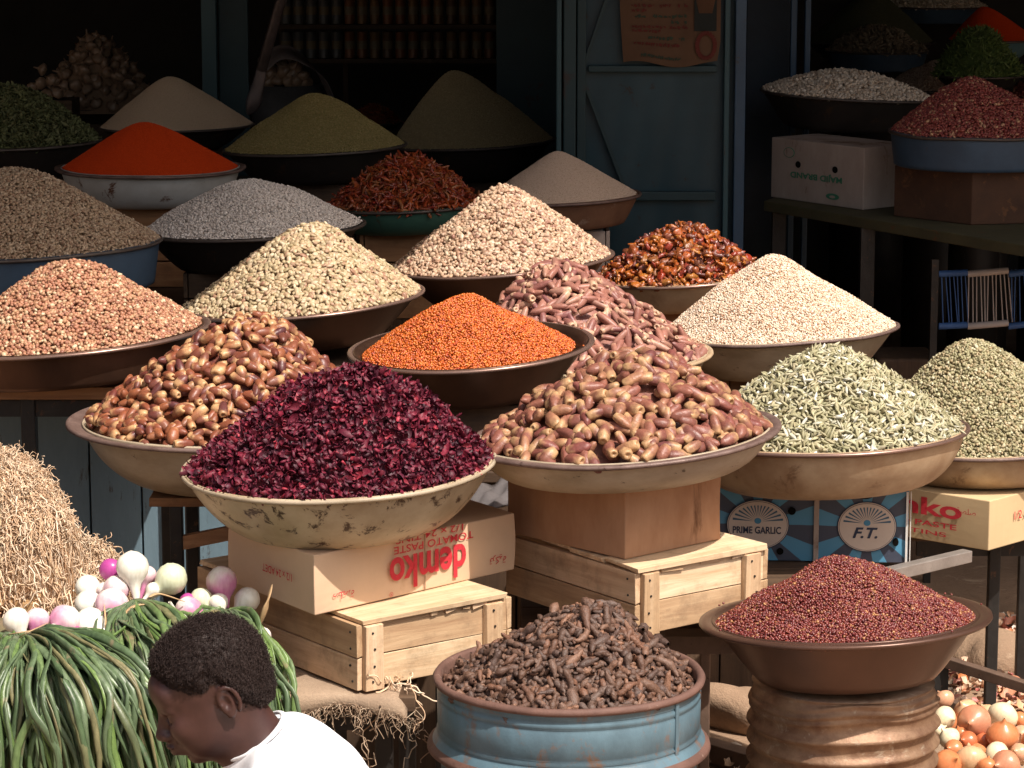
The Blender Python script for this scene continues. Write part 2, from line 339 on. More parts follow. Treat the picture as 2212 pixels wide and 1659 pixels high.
M_WHITEEN = surf('white_enamel', (.52, .52, .50), (.36, .33, .29), (.12, .05, .025), scale=6, rough=.5, spot_cut=.60, bmp=.12, sscale=14)
M_LIP = surf('worn_brown_lip', (.20, .135, .115), (.10, .06, .05), (.05, .025, .018), scale=22, rough=.5, metal=.2, spot_cut=.6, bmp=.3)
M_DARK = surf('shaded_steel', (.045, .036, .03), (.022, .018, .016), (.07, .04, .025), scale=6, rough=.5, metal=.3, bmp=.12)  # for the pans in shade: their shade is put into the colour
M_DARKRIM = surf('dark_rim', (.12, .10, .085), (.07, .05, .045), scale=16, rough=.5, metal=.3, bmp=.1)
M_RUST = surf('rusty_tin', (.20, .10, .055), (.11, .05, .03), (.34, .26, .20), scale=9, rough=.7, spot_cut=.58, bmp=.3, sscale=16, sspread=.15)
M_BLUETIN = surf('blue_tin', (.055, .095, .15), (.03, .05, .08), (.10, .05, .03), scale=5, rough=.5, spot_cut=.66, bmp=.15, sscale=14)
M_GREENEN = surf('green_enamel', (.05, .13, .095), (.03, .08, .06), (.05, .03, .02), scale=6, rough=.5, spot_cut=.62, bmp=.1)
M_PALEBLUE = surf('pale_blue_enamel', (.13, .24, .26), (.08, .15, .17), (.08, .05, .03), scale=6, rough=.5, bmp=.1)
# ---------------------------------------------------------------- grain materials
def G(name, cols, **k): return grain(name, [(i/(max(len(cols)-1, 1)), c) for i, c in enumerate(cols)] if not isinstance(cols[0][0], float) or len(cols[0]) != 2 else cols, **k)
G_FAVA = G('fava_beans', [(.47, .33, .19), (.64, .49, .31), (.36, .28, .15), (.70, .57, .39), (.36, .19, .12), (.55, .43, .26), (.48, .36, .21)], rough=.45)
G_BEAN = G('buff_beans', [(.52, .33, .21), (.66, .46, .31), (.42, .24, .15), (.74, .58, .42), (.34, .165, .115), (.58, .46, .30)], rough=.4)
G_PEANUT = G('pink_beans', [(.38, .16, .095), (.50, .24, .14), (.28, .115, .075), (.56, .34, .19), (.42, .18, .11), (.46, .24, .13), (.72, .58, .38)], rough=.45)
G_SORGH = G('white_grain', [(.86, .70, .54), (.72, .50, .34), (.92, .82, .70), (.48, .25, .13), (.88, .76, .60), (.80, .62, .46)], rough=.45)
G_ORANGE = G('orange_seed', [(.58, .11, .014), (.68, .16, .02), (.42, .055, .010), (.74, .23, .04), (.34, .035, .009)], rough=.3, spec=.6, var=.3)
G_REDSEED = G('red_seed', [(.15, .022, .02), (.23, .042, .032), (.10, .014, .015), (.30, .07, .04), (.16, .026, .024), (.19, .032, .028), (.17, .03, .025), (.46, .22, .08)], rough=.3, spec=.6, var=.3)
G_HIB = G('hibiscus', [(.07, .008, .022), (.16, .012, .033), (.035, .006, .014), (.26, .018, .045), (.09, .011, .030), (.20, .014, .034), (.05, .009, .022), (.42, .035, .06)], rough=.55, spec=.4, var=.45, nscale=200)
G_CARD = G('cardamom', [(.36, .33, .19), (.50, .46, .28), (.24, .22, .115), (.58, .53, .36), (.40, .34, .20), (.36, .35, .20), (.80, .78, .70)], rough=.5)
G_CARD2 = G('cardamom_round', [(.31, .28, .15), (.43, .39, .22), (.22, .19, .10), (.42, .32, .18), (.60, .56, .38)], rough=.5)
G_FRUIT = G('dried_fruit', [(.34, .06, .018), (.50, .14, .022), (.14, .045, .035), (.58, .22, .04), (.38, .045, .018), (.20, .08, .07), (.42, .10, .02)], rough=.25, spec=.7, var=.5, nscale=220, bmp=.6)
G_ROOT = G('dark_root', [(.115, .062, .042), (.16, .085, .055), (.085, .05, .038), (.21, .10, .06), (.10, .058, .045), (.135, .085, .065), (.30, .15, .09)], rough=.5, spec=.4, var=.4, nscale=260, bmp=.6)
G_GREYB = G('pale_beans', [(.72, .64, .58), (.84, .76, .70), (.60, .52, .46), (.88, .82, .76)], rough=.45)
G_BROWNB = G('brown_beans', [(.42, .29, .18), (.54, .40, .27), (.30, .18, .11), (.60, .46, .32)], rough=.5)
G_CHILI = G('dried_chilli', [(.34, .05, .02), (.44, .09, .02), (.26, .03, .02), (.36, .12, .03), (.18, .03, .02)], rough=.35, spec=.6)
G_CHPOW = G('chilli_powder', [(.60, .055, .008), (.68, .075, .012)], rough=.9, spec=.1, var=.12, nscale=300)
G_BEIGE = G('beige_powder', [(.62, .47, .33), (.68, .53, .37)], rough=.95, spec=.1, var=.12, nscale=300)
G_GREYP = G('grey_powder', [(.60, .46, .36), (.66, .51, .40), (.50, .37, .28)], rough=.95, spec=.1, var=.15, nscale=300)
G_KHAKI = G('cumin', [(.40, .31, .12), (.32, .255, .095), (.48, .38, .17), (.27, .24, .08)], rough=.8, spec=.2)
G_OLIVE = G('olive_seed', [(.42, .33, .18), (.36, .285, .155), (.48, .38, .215)], rough=.8, spec=.2)
G_LEAF = G('dried_leaf', [(.11, .125, .05), (.17, .185, .08), (.08, .09, .04), (.21, .21, .10)], rough=.7, spec=.2)
G_HERB = G('herb', [(.12, .18, .05), (.20, .28, .08), (.08, .13, .04), (.26, .32, .12)], rough=.7, spec=.2)
G_WBEAN = G('white_beans', [(.70, .56, .42), (.82, .70, .56), (.58, .44, .32), (.86, .76, .64)], rough=.45)
G_RBEAN = G('red_beans', [(.24, .045, .04), (.32, .07, .055), (.18, .03, .03), (.38, .10, .07), (.26, .05, .045), (.60, .35, .2)], rough=.4, spec=.5)
G_PINKB = G('small_pink_beans', [(.46, .32, .24), (.56, .42, .32), (.36, .24, .18)], rough=.5)
G_GINGER = G('dried_root', [(.24, .18, .12), (.32, .25, .17), (.16, .12, .08)], rough=.7)
G_DGREEN = G('dark_heap', [(.09, .09, .05), (.12, .12, .06)], rough=.9)
# ---------------------------------------------------------------- sunlit bowls
B = {}
B['hib'] = bowl(732, 998, 340, .32, .13, .60, M_ENAMEL, M_ENAMEL2, 'cream enamel basin with rust spots full of hibiscus, on the tomato paste carton', 2.3, 2, .006, .004, .002, 'round', 1, 'basin', 'basin', zbase=.928, bulge=.30)
B['dl'] = bowl(493, 905, 346, .36, .145, .50, M_ENAMEL2, M_LIP, 'wide lipped enamel basin of brown dates left of the hibiscus', 0, 0, .034, .004, .001, 'round', 2, 'basin', 'basin')
B['dr'] = bowl(1345, 935, 341, .33, .078, .72, M_ENAMEL2, M_LIP, 'shallow enamel basin of dates on the plain brown box', 4, 0, .020, .007, .003, 'round', 3, 'basin', 'basin')
B['pk'] = bowl(1262, 765, 278, .33, .10, .6, M_ENAMEL, M_ENAMEL3, 'enamel basin almost hidden under a heap of pinkish dates', 2, 0, .012, .003, .001, 'round', 4, 'basin', 'basin')
B['or'] = bowl(1017, 742, 267, .295, .125, .62, M_STEEL, M_STEELRIM, 'brown steel pan of orange seeds with bare inner wall', 3.2, 2.5, .012, .002, .001, 'pan', 5, 'steel_pan', 'pan')
B['pt'] = bowl(652, 643, 266, .33, .125, .6, M_STEEL, M_STEELRIM, 'brown steel pan heaped with yellowish split beans', 4.5, 0, .013, .002, .001, 'pan', 6, 'steel_pan', 'pan')
B['be'] = bowl(1082, 560, 246, .33, .12, .62, M_STEEL, M_STEELRIM, 'brown steel pan of buff beans behind the orange seeds', 4.2, 0, .013, .002, .001, 'pan', 7, 'steel_pan', 'pan')
B['pn'] = bowl(150, 717, 304, .345, .10, .86, M_STEEL, M_STEELRIM, 'steep sided brown steel pan at the left edge of the photo', 4, 0, .016, .002, .001, 'pan', 8, 'steel_pan', 'pan')
B['se'] = bowl(1680, 708, 262, .34, .125, .68, M_ENAMEL2, M_LIP, 'dented enamel basin of whitish grain', 3, -2, .010, .006, .004, 'pan', 9, 'basin', 'basin')
B['cf'] = bowl(1778, 929, 314, .34, .125, .70, M_ENAMEL3, M_STEELRIM, 'rust stained enamel basin of green pods on the blue garlic carton', 2.5, -2, .010, .004, .002, 'round', 10, 'basin', 'basin')
B['cr'] = bowl(2125, 935, 280, .34, .10, .72, M_ENAMEL3, M_LIP, 'stained basin of green pods at the right edge of the photo', 2, 0, .010, .004, .002, 'round', 11, 'basin', 'basin')
B['fr'] = bowl(1465, 592, 180, .25, .10, .7, M_ENAMEL3, M_STEELRIM, 'small stained basin of glossy dried fruit', 3, 0, .008, .003, .001, 'pan', 12, 'basin', 'basin')
B['rs'] = bowl(1825, 1328, 314, .285, .125, .62, M_COPPER, M_COPPER, 'smooth brown pan of dark red seeds on the crushed rusty drum', 2.7, -3.6, .024, .0, .0, 'pan', 13, 'steel_pan', 'pan')
# ---------------------------------------------------------------- shaded bowls
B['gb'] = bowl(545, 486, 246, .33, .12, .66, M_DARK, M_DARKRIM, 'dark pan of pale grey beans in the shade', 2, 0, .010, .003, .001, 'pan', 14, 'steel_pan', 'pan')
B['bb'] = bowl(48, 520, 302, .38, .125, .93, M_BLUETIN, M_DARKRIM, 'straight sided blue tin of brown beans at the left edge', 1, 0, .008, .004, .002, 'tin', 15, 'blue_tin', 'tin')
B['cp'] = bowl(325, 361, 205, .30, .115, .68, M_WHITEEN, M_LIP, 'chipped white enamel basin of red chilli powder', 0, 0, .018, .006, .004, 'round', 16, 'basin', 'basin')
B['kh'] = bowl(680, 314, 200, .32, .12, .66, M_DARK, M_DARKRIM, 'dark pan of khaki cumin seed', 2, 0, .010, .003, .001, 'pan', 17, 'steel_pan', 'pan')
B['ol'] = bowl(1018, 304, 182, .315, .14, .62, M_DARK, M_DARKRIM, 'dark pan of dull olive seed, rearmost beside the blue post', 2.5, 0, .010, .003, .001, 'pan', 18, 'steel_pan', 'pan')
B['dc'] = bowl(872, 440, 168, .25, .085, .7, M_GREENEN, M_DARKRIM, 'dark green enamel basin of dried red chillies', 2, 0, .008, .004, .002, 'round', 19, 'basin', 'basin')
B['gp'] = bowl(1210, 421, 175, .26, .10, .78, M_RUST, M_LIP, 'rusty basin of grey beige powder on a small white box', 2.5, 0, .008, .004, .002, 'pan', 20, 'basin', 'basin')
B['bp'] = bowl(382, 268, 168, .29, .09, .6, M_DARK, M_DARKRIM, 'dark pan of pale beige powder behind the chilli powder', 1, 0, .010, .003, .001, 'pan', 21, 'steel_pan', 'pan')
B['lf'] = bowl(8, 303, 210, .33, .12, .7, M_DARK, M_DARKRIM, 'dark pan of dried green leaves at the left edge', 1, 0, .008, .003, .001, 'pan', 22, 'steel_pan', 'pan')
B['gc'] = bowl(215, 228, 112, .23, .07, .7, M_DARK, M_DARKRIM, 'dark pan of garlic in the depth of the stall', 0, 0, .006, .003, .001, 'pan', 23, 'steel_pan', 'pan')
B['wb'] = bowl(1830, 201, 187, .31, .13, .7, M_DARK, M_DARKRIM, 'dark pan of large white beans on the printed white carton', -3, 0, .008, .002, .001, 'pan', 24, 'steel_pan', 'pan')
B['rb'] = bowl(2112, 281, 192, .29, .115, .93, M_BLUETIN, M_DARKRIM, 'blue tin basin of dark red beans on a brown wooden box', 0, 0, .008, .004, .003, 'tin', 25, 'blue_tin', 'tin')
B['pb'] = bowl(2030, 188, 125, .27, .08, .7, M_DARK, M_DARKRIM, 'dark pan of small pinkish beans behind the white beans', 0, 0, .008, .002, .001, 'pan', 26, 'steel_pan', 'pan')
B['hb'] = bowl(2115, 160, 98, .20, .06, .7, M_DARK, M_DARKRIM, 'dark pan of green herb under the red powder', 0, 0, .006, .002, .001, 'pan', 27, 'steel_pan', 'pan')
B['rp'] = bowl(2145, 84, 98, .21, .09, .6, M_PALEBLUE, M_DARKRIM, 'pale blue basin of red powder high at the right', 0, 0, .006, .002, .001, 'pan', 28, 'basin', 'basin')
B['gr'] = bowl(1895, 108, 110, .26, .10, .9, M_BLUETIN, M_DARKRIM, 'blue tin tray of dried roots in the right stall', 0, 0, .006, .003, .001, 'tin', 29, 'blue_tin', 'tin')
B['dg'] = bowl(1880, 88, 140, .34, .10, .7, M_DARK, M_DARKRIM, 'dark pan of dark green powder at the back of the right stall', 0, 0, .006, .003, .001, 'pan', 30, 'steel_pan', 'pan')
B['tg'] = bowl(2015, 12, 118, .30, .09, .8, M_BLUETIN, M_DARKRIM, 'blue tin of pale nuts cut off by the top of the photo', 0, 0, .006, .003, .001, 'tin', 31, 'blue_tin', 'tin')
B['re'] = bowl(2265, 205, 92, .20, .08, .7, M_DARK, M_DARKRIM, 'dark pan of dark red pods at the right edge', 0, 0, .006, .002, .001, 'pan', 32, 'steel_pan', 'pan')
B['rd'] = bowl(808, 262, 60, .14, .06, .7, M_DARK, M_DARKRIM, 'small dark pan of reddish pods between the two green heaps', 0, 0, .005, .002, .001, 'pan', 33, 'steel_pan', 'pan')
# ---------------------------------------------------------------- heaps
bean = lambda l, w, t, s=2: [b_bean(l, w, t, k, s) for k in (.1, .25, .35)]
heap(B['hib'], 770, 800, .965, -.004, 0, [b_petal(.026, .010, 1, k) for k in range(9)]+[b_petal(.018, .008, 1.4, k+40) for k in range(6)]+[b_lump(.015, .009, k, .35, 1) for k in range(3)], (.021, .011, .012), G_HIB, 'heap of dark crimson dried hibiscus petals', 'hibiscus_heap', cover=3.6, tilt=.65, roll=.9, lump=.012, a=.62, lift=1.0, svar=.3, sink=.018)
heap(B['pt'], 672, 484, .955, -.004, 0, bean(.019, .0125, .0085), (.019, .0125, .0085), G_FAVA, 'heap of yellowish beans in the sun, left of centre', 'bean_heap', a=.18, tilt=.4, roll=.5, cover=1.9, seed=2)
heap(B['be'], 1090, 404, .95, -.004, 0, bean(.0165, .011, .0085), (.0165, .011, .0085), G_BEAN, 'heap of buff beans behind the orange seeds', 'bean_heap', a=.16, tilt=.4, roll=.5, cover=1.9, seed=3)
heap(B['pn'], 150, 562, .93, -.004, 0, bean(.0135, .0095, .0085, 1), (.0135, .0095, .0085), G_PEANUT, 'heap of small pinkish beans at the left edge', 'bean_heap', a=.2, tilt=.4, cover=1.9, seed=4)
heap(B['se'], 1660, 553, .96, -.004, 0, [b_seed(.0068, .0058, .005)], (.0068, .0058, .005), G_SORGH, 'heap of whitish grain shining in the sun', 'grain_heap', a=.14, cover=1.9, seed=5)
heap(B['or'], 990, 643, .86, -.018, 0, [b_seed(.0068, .0062, .0056)], (.0068, .0062, .0056), G_ORANGE, 'heap of bright orange seeds', 'seed_heap', a=.24, cover=1.9, seed=6, cx=-.006)
heap(B['rs'], 1820, 1206, .905, -.014, 0, [b_seed(.0063, .0058, .0054)], (.0063, .0058, .0054), G_REDSEED, 'heap of dark red seeds in the sun, front right', 'seed_heap', a=.16, cover=1.9, seed=7)
heap(B['cf'], 1790, 754, .95, -.004, 0, [b_pod(.026, .0098, .0085), b_pod(.022, .010, .0095), b_pod(.029, .0085, .007)], (.024, .0095, .009), G_CARD, 'heap of pale green cardamom pods, the larger podded one', 'cardamom_heap', a=.32, tilt=.5, roll=.8, cover=2.3, lump=.006, seed=8, lift=.7)
heap(B['cr'], 2093, 735, .95, -.004, 0, [b_pod(.0135, .009, .0085), b_bean(.010, .0085, .008, .1, 1)], (.0125, .009, .0085), G_CARD2, 'heap of small round green cardamoms at the right edge', 'cardamom_heap', a=.2, tilt=.6, roll=.8, cover=2.2, lump=.004, seed=9, lift=.6)
heap(B['fr'], 1478, 488, .96, -.004, 0, [b_lump(.030, .022, k, .42) for k in range(6)]+[b_petal(.036, .018, 1.6, k+60) for k in range(5)]+[b_worm(.036, .011, k, .5, .3) for k in range(3)], (.027, .019, .017), G_FRUIT, 'heap of glossy orange and purple dried fruit', 'dried_fruit_heap', a=.6, tilt=.6, roll=.9, cover=1.9, lump=.006, seed=10, lift=.7)
heap(B['gb'], 545, 390, .95, -.004, 0, bean(.0098, .008, .007, 1), (.0098, .008, .007), G_GREYB, 'heap of pale grey beans in the shade', 'bean_heap', a=.4, cover=1.9, seed=11)
heap(B['bb'], 15, 366, .97, -.004, 0, bean(.0135, .0085, .0065, 1), (.0135, .0085, .0065), G_BROWNB, 'heap of brown beans at the left edge, in the blue tin', 'bean_heap', a=.35, cover=1.9, seed=12, tilt=.5)
powder(B['cp'], 310, 264, .94, -.004, G_CHPOW, 'smooth heap of vivid red chilli powder', 'chilli_powder_heap', a=.2, seed=13)
heap(B['kh'], 682, 203, .96, -.003, 0, [b_seed(.0065, .004, .004)], (.0065, .0042, .004), G_KHAKI, 'heap of khaki yellow cumin seed', 'seed_heap', a=.22, cover=1.5, seed=14)
heap(B['ol'], 978, 156, .96, -.003, 0, [b_seed(.006, .004, .004)], (.0065, .0042, .004), G_OLIVE, 'steep heap of dull olive seed, the tallest at the back', 'seed_heap', a=.26, cover=1.4, seed=15)
heap(B['dc'], 880, 340, .96, -.002, 0, [b_worm(.048, .0095, k, .6, .35, 10) for k in range(8)]+[b_petal(.04, .012, 1.3, k+80) for k in range(4)], (.04, .011, .010), G_CHILI, 'heap of dried red chillies in the shade', 'chilli_heap', a=.7, tilt=.45, roll=.8, cover=2.6, lump=.005, seed=16, lift=.8)
powder(B['gp'], 1205, 327, .94, -.003, G_GREYP, 'smooth heap of grey beige powder', 'powder_heap', a=.10, seed=17)
powder(B['bp'], 365, 165, .97, -.003, G_BEIGE, 'smooth heap of pale beige powder behind the chilli powder', 'powder_heap', a=.14, seed=18)
heap(B['lf'], 20, 185, .97, -.003, 0, [b_petal(.03, .009, .8, k) for k in range(6)], (.026, .009, .008), G_LEAF, 'heap of dried green leaves at the left edge', 'leaf_heap', a=.5, tilt=.5, roll=.9, cover=2.2, lump=.006, seed=19, lift=.9)
heap(B['wb'], 1832, 153, .97, -.003, 0, bean(.019, .013, .011, 1), (.019, .013, .011), G_WBEAN, 'low heap of large white beans', 'bean_heap', a=.8, cover=1.9, seed=20, tilt=.5)
heap(B['rb'], 2095, 170, .96, -.003, 0, bean(.0135, .009, .008, 1), (.0135, .009, .008), G_RBEAN, 'heap of dark red beans in the blue tin', 'bean_heap', a=.3, cover=1.9, seed=21, tilt=.5)
heap(B['pb'], 2030, 134, .96, -.003, 0, bean(.013, .01, .009, 1), (.013, .01, .009), G_PINKB, 'heap of small pinkish beans behind the white beans', 'bean_heap', a=.5, cover=1.6, seed=22)
heap(B['hb'], 2110, 58, .98, -.003, 0, [b_petal(.04, .006, .6, k) for k in range(6)], (.03, .008, .01), G_HERB, 'shaggy heap of green herb', 'herb_heap', a=.8, tilt=.9, roll=.9, cover=2.6, lump=.01, seed=23, lift=1.2)
powder(B['rp'], 2125, 15, .96, -.003, G_CHPOW, 'heap of red powder high at the right', 'red_powder_heap', a=.2, seed=24)
heap(B['gr'], 1888, 58, .96, -.003, 0, [b_worm(.04, .014, k, .4, .3) for k in range(6)], (.035, .014, .013), G_GINGER, 'heap of dried roots in the right stall', 'root_heap', a=.9, tilt=.6, cover=1.8, lump=.006, seed=25, lift=.8)
powder(B['dg'], 1885, -15, .97, -.003, G_DGREEN, 'dark green heap at the back of the right stall', 'powder_heap', a=.3, seed=26)
heap(B['tg'], 2015, -25, .97, -.003, 0, bean(.02, .014, .012, 1), (.02, .014, .012), G_WBEAN, 'pale nuts cut off by the top of the photo', 'nut_heap', a=.8, cover=1.6, seed=27)
heap(B['re'], 2265, 150, .97, -.003, 0, [b_worm(.03, .009, k, .4, .2) for k in range(4)], (.027, .009, .01), G_RBEAN, 'dark red pods at the right edge', 'pod_heap', a=.6, cover=1.8, seed=28)
heap(B['rd'], 808, 226, .97, -.003, 0, [b_worm(.03, .008, k, .4, .2) for k in range(4)], (.027, .009, .01), G_CHILI, 'small heap of reddish pods between two green heaps', 'pod_heap', a=.6, cover=1.8, seed=29)
# ---------------------------------------------------------------- dates: the largest in view are single objects, the rest one mass per basin
G_DATEB = G('brown_dates', [(.22, .065, .034), (.34, .115, .052), (.10, .03, .034), (.28, .085, .042), (.16, .042, .032), (.38, .155, .07), (.13, .038, .044)], tip=(.60, .35, .17), tipcut=(.68, 1.15), rough=.40, spec=.42, var=.35, nscale=70, bmp=.5, obj=True)
G_DATEP = G('pink_dates', [(.31, .125, .095), (.40, .18, .13), (.24, .09, .08), (.44, .23, .16), (.22, .08, .08)], tip=(.60, .38, .25), tipcut=(.8, 1.15), rough=.42, spec=.4, var=.3, nscale=70, bmp=.5, obj=True)
G_DATER = G('mauve_dates', [(.20, .07, .052), (.30, .115, .075), (.23, .072, .06), (.38, .18, .10), (.17, .055, .052), (.33, .14, .085)], tip=(.52, .31, .155), tipcut=(.60, 1.15), rough=.42, spec=.42, var=.4, nscale=90, bmp=.6, obj=True)
def dates(b, apx, apy, fr, l, w, mat, nobj, label, group, masslabel, seed, a=.35, cx=0, flat=1.0, lump=.008):
    rng = np.random.default_rng(seed); ax, h = heap_dims(b, apx, apy, fr, -.004); H = Heap(b['R']*fr, h, ax-cx, 0, a, lump, seed, flat)
    bases = [b_date(l*s, w*q, seed*10+k, k % 4 != 3) for k, (s, q) in enumerate([(1, 1), (.9, 1), (1.1, .95), (.85, .95), (1, 1.1), (1.15, .9), (.95, .9)])]
    A = math.pi*H.r*math.hypot(H.r, h); n = int(1.5*A/(l*w*.8)); P, nn = H.pts(n, rng, .7)
    dep = rng.uniform(-.85, .45, n); P = P+nn*(dep*w*.55)[:, None]; P[:, 0] += cx; P[:, 2] -= .004; lowp = P[:, 2] < w*.7; P[lowp, 2] += w*.32; P[lowp, :2] *= .98; Mx = frames(nn, rng, .27, .6); S = np.clip(rng.normal(1, .10, n), .75, 1.3)
    R3 = np.array(b['M']); Pw = P@R3.T+np.array(b['p'][:]); nw = nn@R3.T; view = np.array([0, 0, CAMZ])-Pw; view /= np.linalg.norm(view, axis=1)[:, None]
    # in the frame, not behind another heap, facing the camera, lying on top
    sc = (nw*view).sum(1)*.6+dep*1.2-Pw[:, 1]*.35
    sc[(nw*view).sum(1) < .12] -= 9
    order = np.argsort(-sc); ob = order[:nobj]; rest = order[nobj:]
    which = rng.integers(0, len(bases), n); protos = []
    for bv, bf in bases:
        x = bv[:, 0]; me = npmesh('date', bv, bf, dict(rnd=np.zeros(len(bv)), t=(x-x.min())/(x.max()-x.min()))); me.materials.append(mat); protos.append(me)
    for i in ob:
        o = bpy.data.objects.new('date', protos[which[i]]); COL.objects.link(o)
        m = Matrix(np.array(R3@Mx[i])).to_4x4(); o.matrix_world = Matrix.Translation(Pw[i])@m@Matrix.Scale(S[i], 4); tag(o, label, 'date', group)
    cv, cf = H.core(w*.95); cv = cv*[.94, .94, 1]; cv += np.array([cx, 0, -.004])
    v, f, at = pack(bases, P[rest], Mx[rest], S[rest], rng, (cv, cf)); me = npmesh('date_heap', v, f, at); me.materials.append(mat)
    o = link('date_heap', me); o.location = b['p']; o.rotation_euler = b['o'].rotation_euler; tag(o, masslabel, 'heap', kind='stuff')
dates(B['dl'], 556, 688, .895, .040, .0225, G_DATEB, 120, 'glossy brown date heaped in the basin left of the hibiscus', 'brown dates in the left basin', 'the smaller and deeper brown dates of the left basin', 3, a=.42)
dates(B['dr'], 1378, 768, .91, .050, .0232, G_DATER, 130, 'plump mauve and tan date heaped in the basin on the plain brown box', 'dates in the front right basin', 'the deeper mauve dates of the front right basin', 4, a=.45)
dates(B['pk'], 1180, 570, .94, .056, .0185, G_DATEP, 48, 'slender dusty pink date behind the orange seeds', 'pinkish dates in the rear basin', 'the mass of dusty pink dates behind the orange seeds', 5, a=.3)
# ---------------------------------------------------------------- setting materials
M_DIRT = surf('packed_dirt', (.36, .24, .155), (.24, .155, .10), (.44, .32, .22), scale=1.6, rough=.95, spot_cut=.58, bmp=.6, bscale=18, bdist=.02, sscale=9, sspread=.1)
M_IRON = surf('dark_iron', (.045, .04, .036), (.025, .022, .02), (.12, .06, .035), scale=14, rough=.5, metal=.4, spot_cut=.6)
M_IRONB = surf('brown_iron', (.20, .13, .095), (.12, .08, .06), (.07, .04, .03), scale=18, rough=.5, metal=.3, spot_cut=.6)
M_GALV = surf('worn_galvanised', (.34, .30, .27), (.22, .19, .17), (.12, .07, .05), scale=16, rough=.45, metal=.4, spot_cut=.62)
def woodm(name, a, b, c, axis, knots=True):
    m, nt, bs = newmat(name); s = [34, 34, 34]; s[axis] = 2.2; co = coords(nt, s); n1 = noise(nt, 1.3, 7, .68, co, .6); oi = N(nt, 'ObjectInfo')
    r1 = ramp(nt, [(.30, a), (.55, b), (.75, c)]); L(nt, n1.outputs[0], r1.inputs[0])
    rr = ramp(nt, [(0, (.72, .66, .58)), (.5, (.95, .93, .9)), (1, (1.12, 1.12, 1.15))]); L(nt, oi.outputs['Random'], rr.inputs[0]); cc = mixc(nt, 1.0, r1.outputs[0], rr.outputs[0], 'MULTIPLY')
    co2 = coords(nt); n2 = noise(nt, 13, 7, .75, co2); r2 = ramp(nt, [(.50, (0, 0, 0)), (.72, (.6, .6, .6))]); L(nt, n2.outputs[0], r2.inputs[0]); cc = mixc(nt, r2.outputs[0], cc, tuple(x*.45 for x in a))
    L(nt, cc, bs.inputs['Base Color']); bs.inputs['Roughness'].default_value = .75; bump(nt, bs, n1.outputs[0], .35, .004); return m
PINE = [woodm('pine_%s' % 'xyz'[k], (.42, .26, .15), (.60, .42, .26), (.74, .56, .38), k) for k in range(3)]
PALE = [woodm('pale_pine_%s' % 'xyz'[k], (.58, .38, .22), (.78, .60, .40), (.86, .74, .56), k) for k in range(3)]
DWOOD = [woodm('dark_wood_%s' % 'xyz'[k], (.055, .03, .016), (.09, .052, .028), (.14, .085, .05), k) for k in range(3)]
BWOOD = [woodm('brown_wood_%s' % 'xyz'[k], (.26, .12, .05), (.36, .18, .08), (.46, .25, .12), k) for k in range(3)]
M_CARD = surf('cardboard', (.68, .48, .32), (.60, .41, .27), (.42, .25, .14), scale=5, rough=.85, spot_cut=.66, bmp=.08, bscale=40, sspread=.2, sscale=7, spec=.2)
M_CARDY = surf('yellowish_cardboard', (.60, .45, .26), (.54, .39, .22), (.38, .25, .14), scale=5, rough=.85, spot_cut=.68, bmp=.08, bscale=40, sspread=.2, sscale=7, spec=.2)
M_CARDW = surf('stained_white_carton', (.46, .38, .33), (.34, .26, .21), (.15, .07, .035), scale=5, stretch=(1.6, 1.6, .8), rough=.85, spot_cut=.555, bmp=.1, sscale=5, sspread=.1, spec=.2)
M_CARDB = surf('plain_brown_carton', (.50, .30, .18), (.27, .125, .062), (.13, .06, .03), scale=5, stretch=(1, 1, .4), rough=.85, spot_cut=.63, bmp=.12, sscale=8, sspread=.1, spec=.2)
M_RED = plain('red_print', (.62, .035, .05), .8); M_GREEN = plain('green_print', (.06, .24, .14), .85); M_NAVY = plain('navy_print', (.04, .05, .085), .8)
M_BLACK = plain('hole_shade', (.008, .007, .006), .95, spec=.05)  # black that paints the shade inside the vent holes
M_TEAL = surf('teal_paint', (.03, .08, .095), (.018, .048, .06), (.06, .035, .025), scale=3, stretch=(1, 1, .5), rough=.5, spot_cut=.60, bmp=.15, bscale=20, sscale=9)
M_TEALD = surf('dark_teal_paint', (.013, .040, .048), (.008, .026, .031), (.03, .02, .018), scale=2.5, rough=.55, spot_cut=.6, bmp=.12, bscale=16, sscale=8)
M_BLUEP = surf('blue_paint', (.035, .08, .14), (.022, .05, .09), (.04, .028, .02), scale=4, rough=.45, spot_cut=.62, bmp=.12, sscale=11)
M_PLANK = surf('pale_blue_planks', (.17, .25, .30), (.10, .155, .19), (.055, .045, .04), scale=3, stretch=(2.5, 1, .6), rough=.7, spot_cut=.60, bmp=.2, sscale=9)
M_DWALL = surf('dark_wall', (.05, .045, .04), (.03, .027, .025), scale=2, rough=.95, bmp=.2)  # one dark mottled tone for roof and inner walls
# ---------------------------------------------------------------- ground, walls, awning
bm = bmesh.new(); bmesh.ops.create_grid(bm, x_segments=220, y_segments=220, size=20)
for v in bm.verts:
    x, y = v.co.x, v.co.y; v.co.z = .018*math.sin(x*2.1+1.3*math.sin(y*1.7))*math.cos(y*1.9+x)+.008*math.sin(x*9+y*4)*math.sin(y*11-x*3); v.co.y += 12
g = bmobj('ground', bm, M_DIRT, smooth=True); g['kind'] = 'structure'
bm = bmesh.new(); addbox(bm, (0, 12, -.045), (300, 300, .02)); g2 = bmobj('terrain', bm, M_DIRT); g2['kind'] = 'structure'
AW = 3.2; edge = [(-7, 1.0), (-1.2, 4.9), (-.29, 5.88), (.2, 6.47), (.7, 7.12), (1.15, 7.6), (1.7, 7.35), (2.3, 6.6), (7, 6.2)]
bm = bmesh.new(); top = [bm.verts.new((x, y, AW+.012)) for x, y in edge]; bot = [bm.verts.new((x, y, AW)) for x, y in edge]
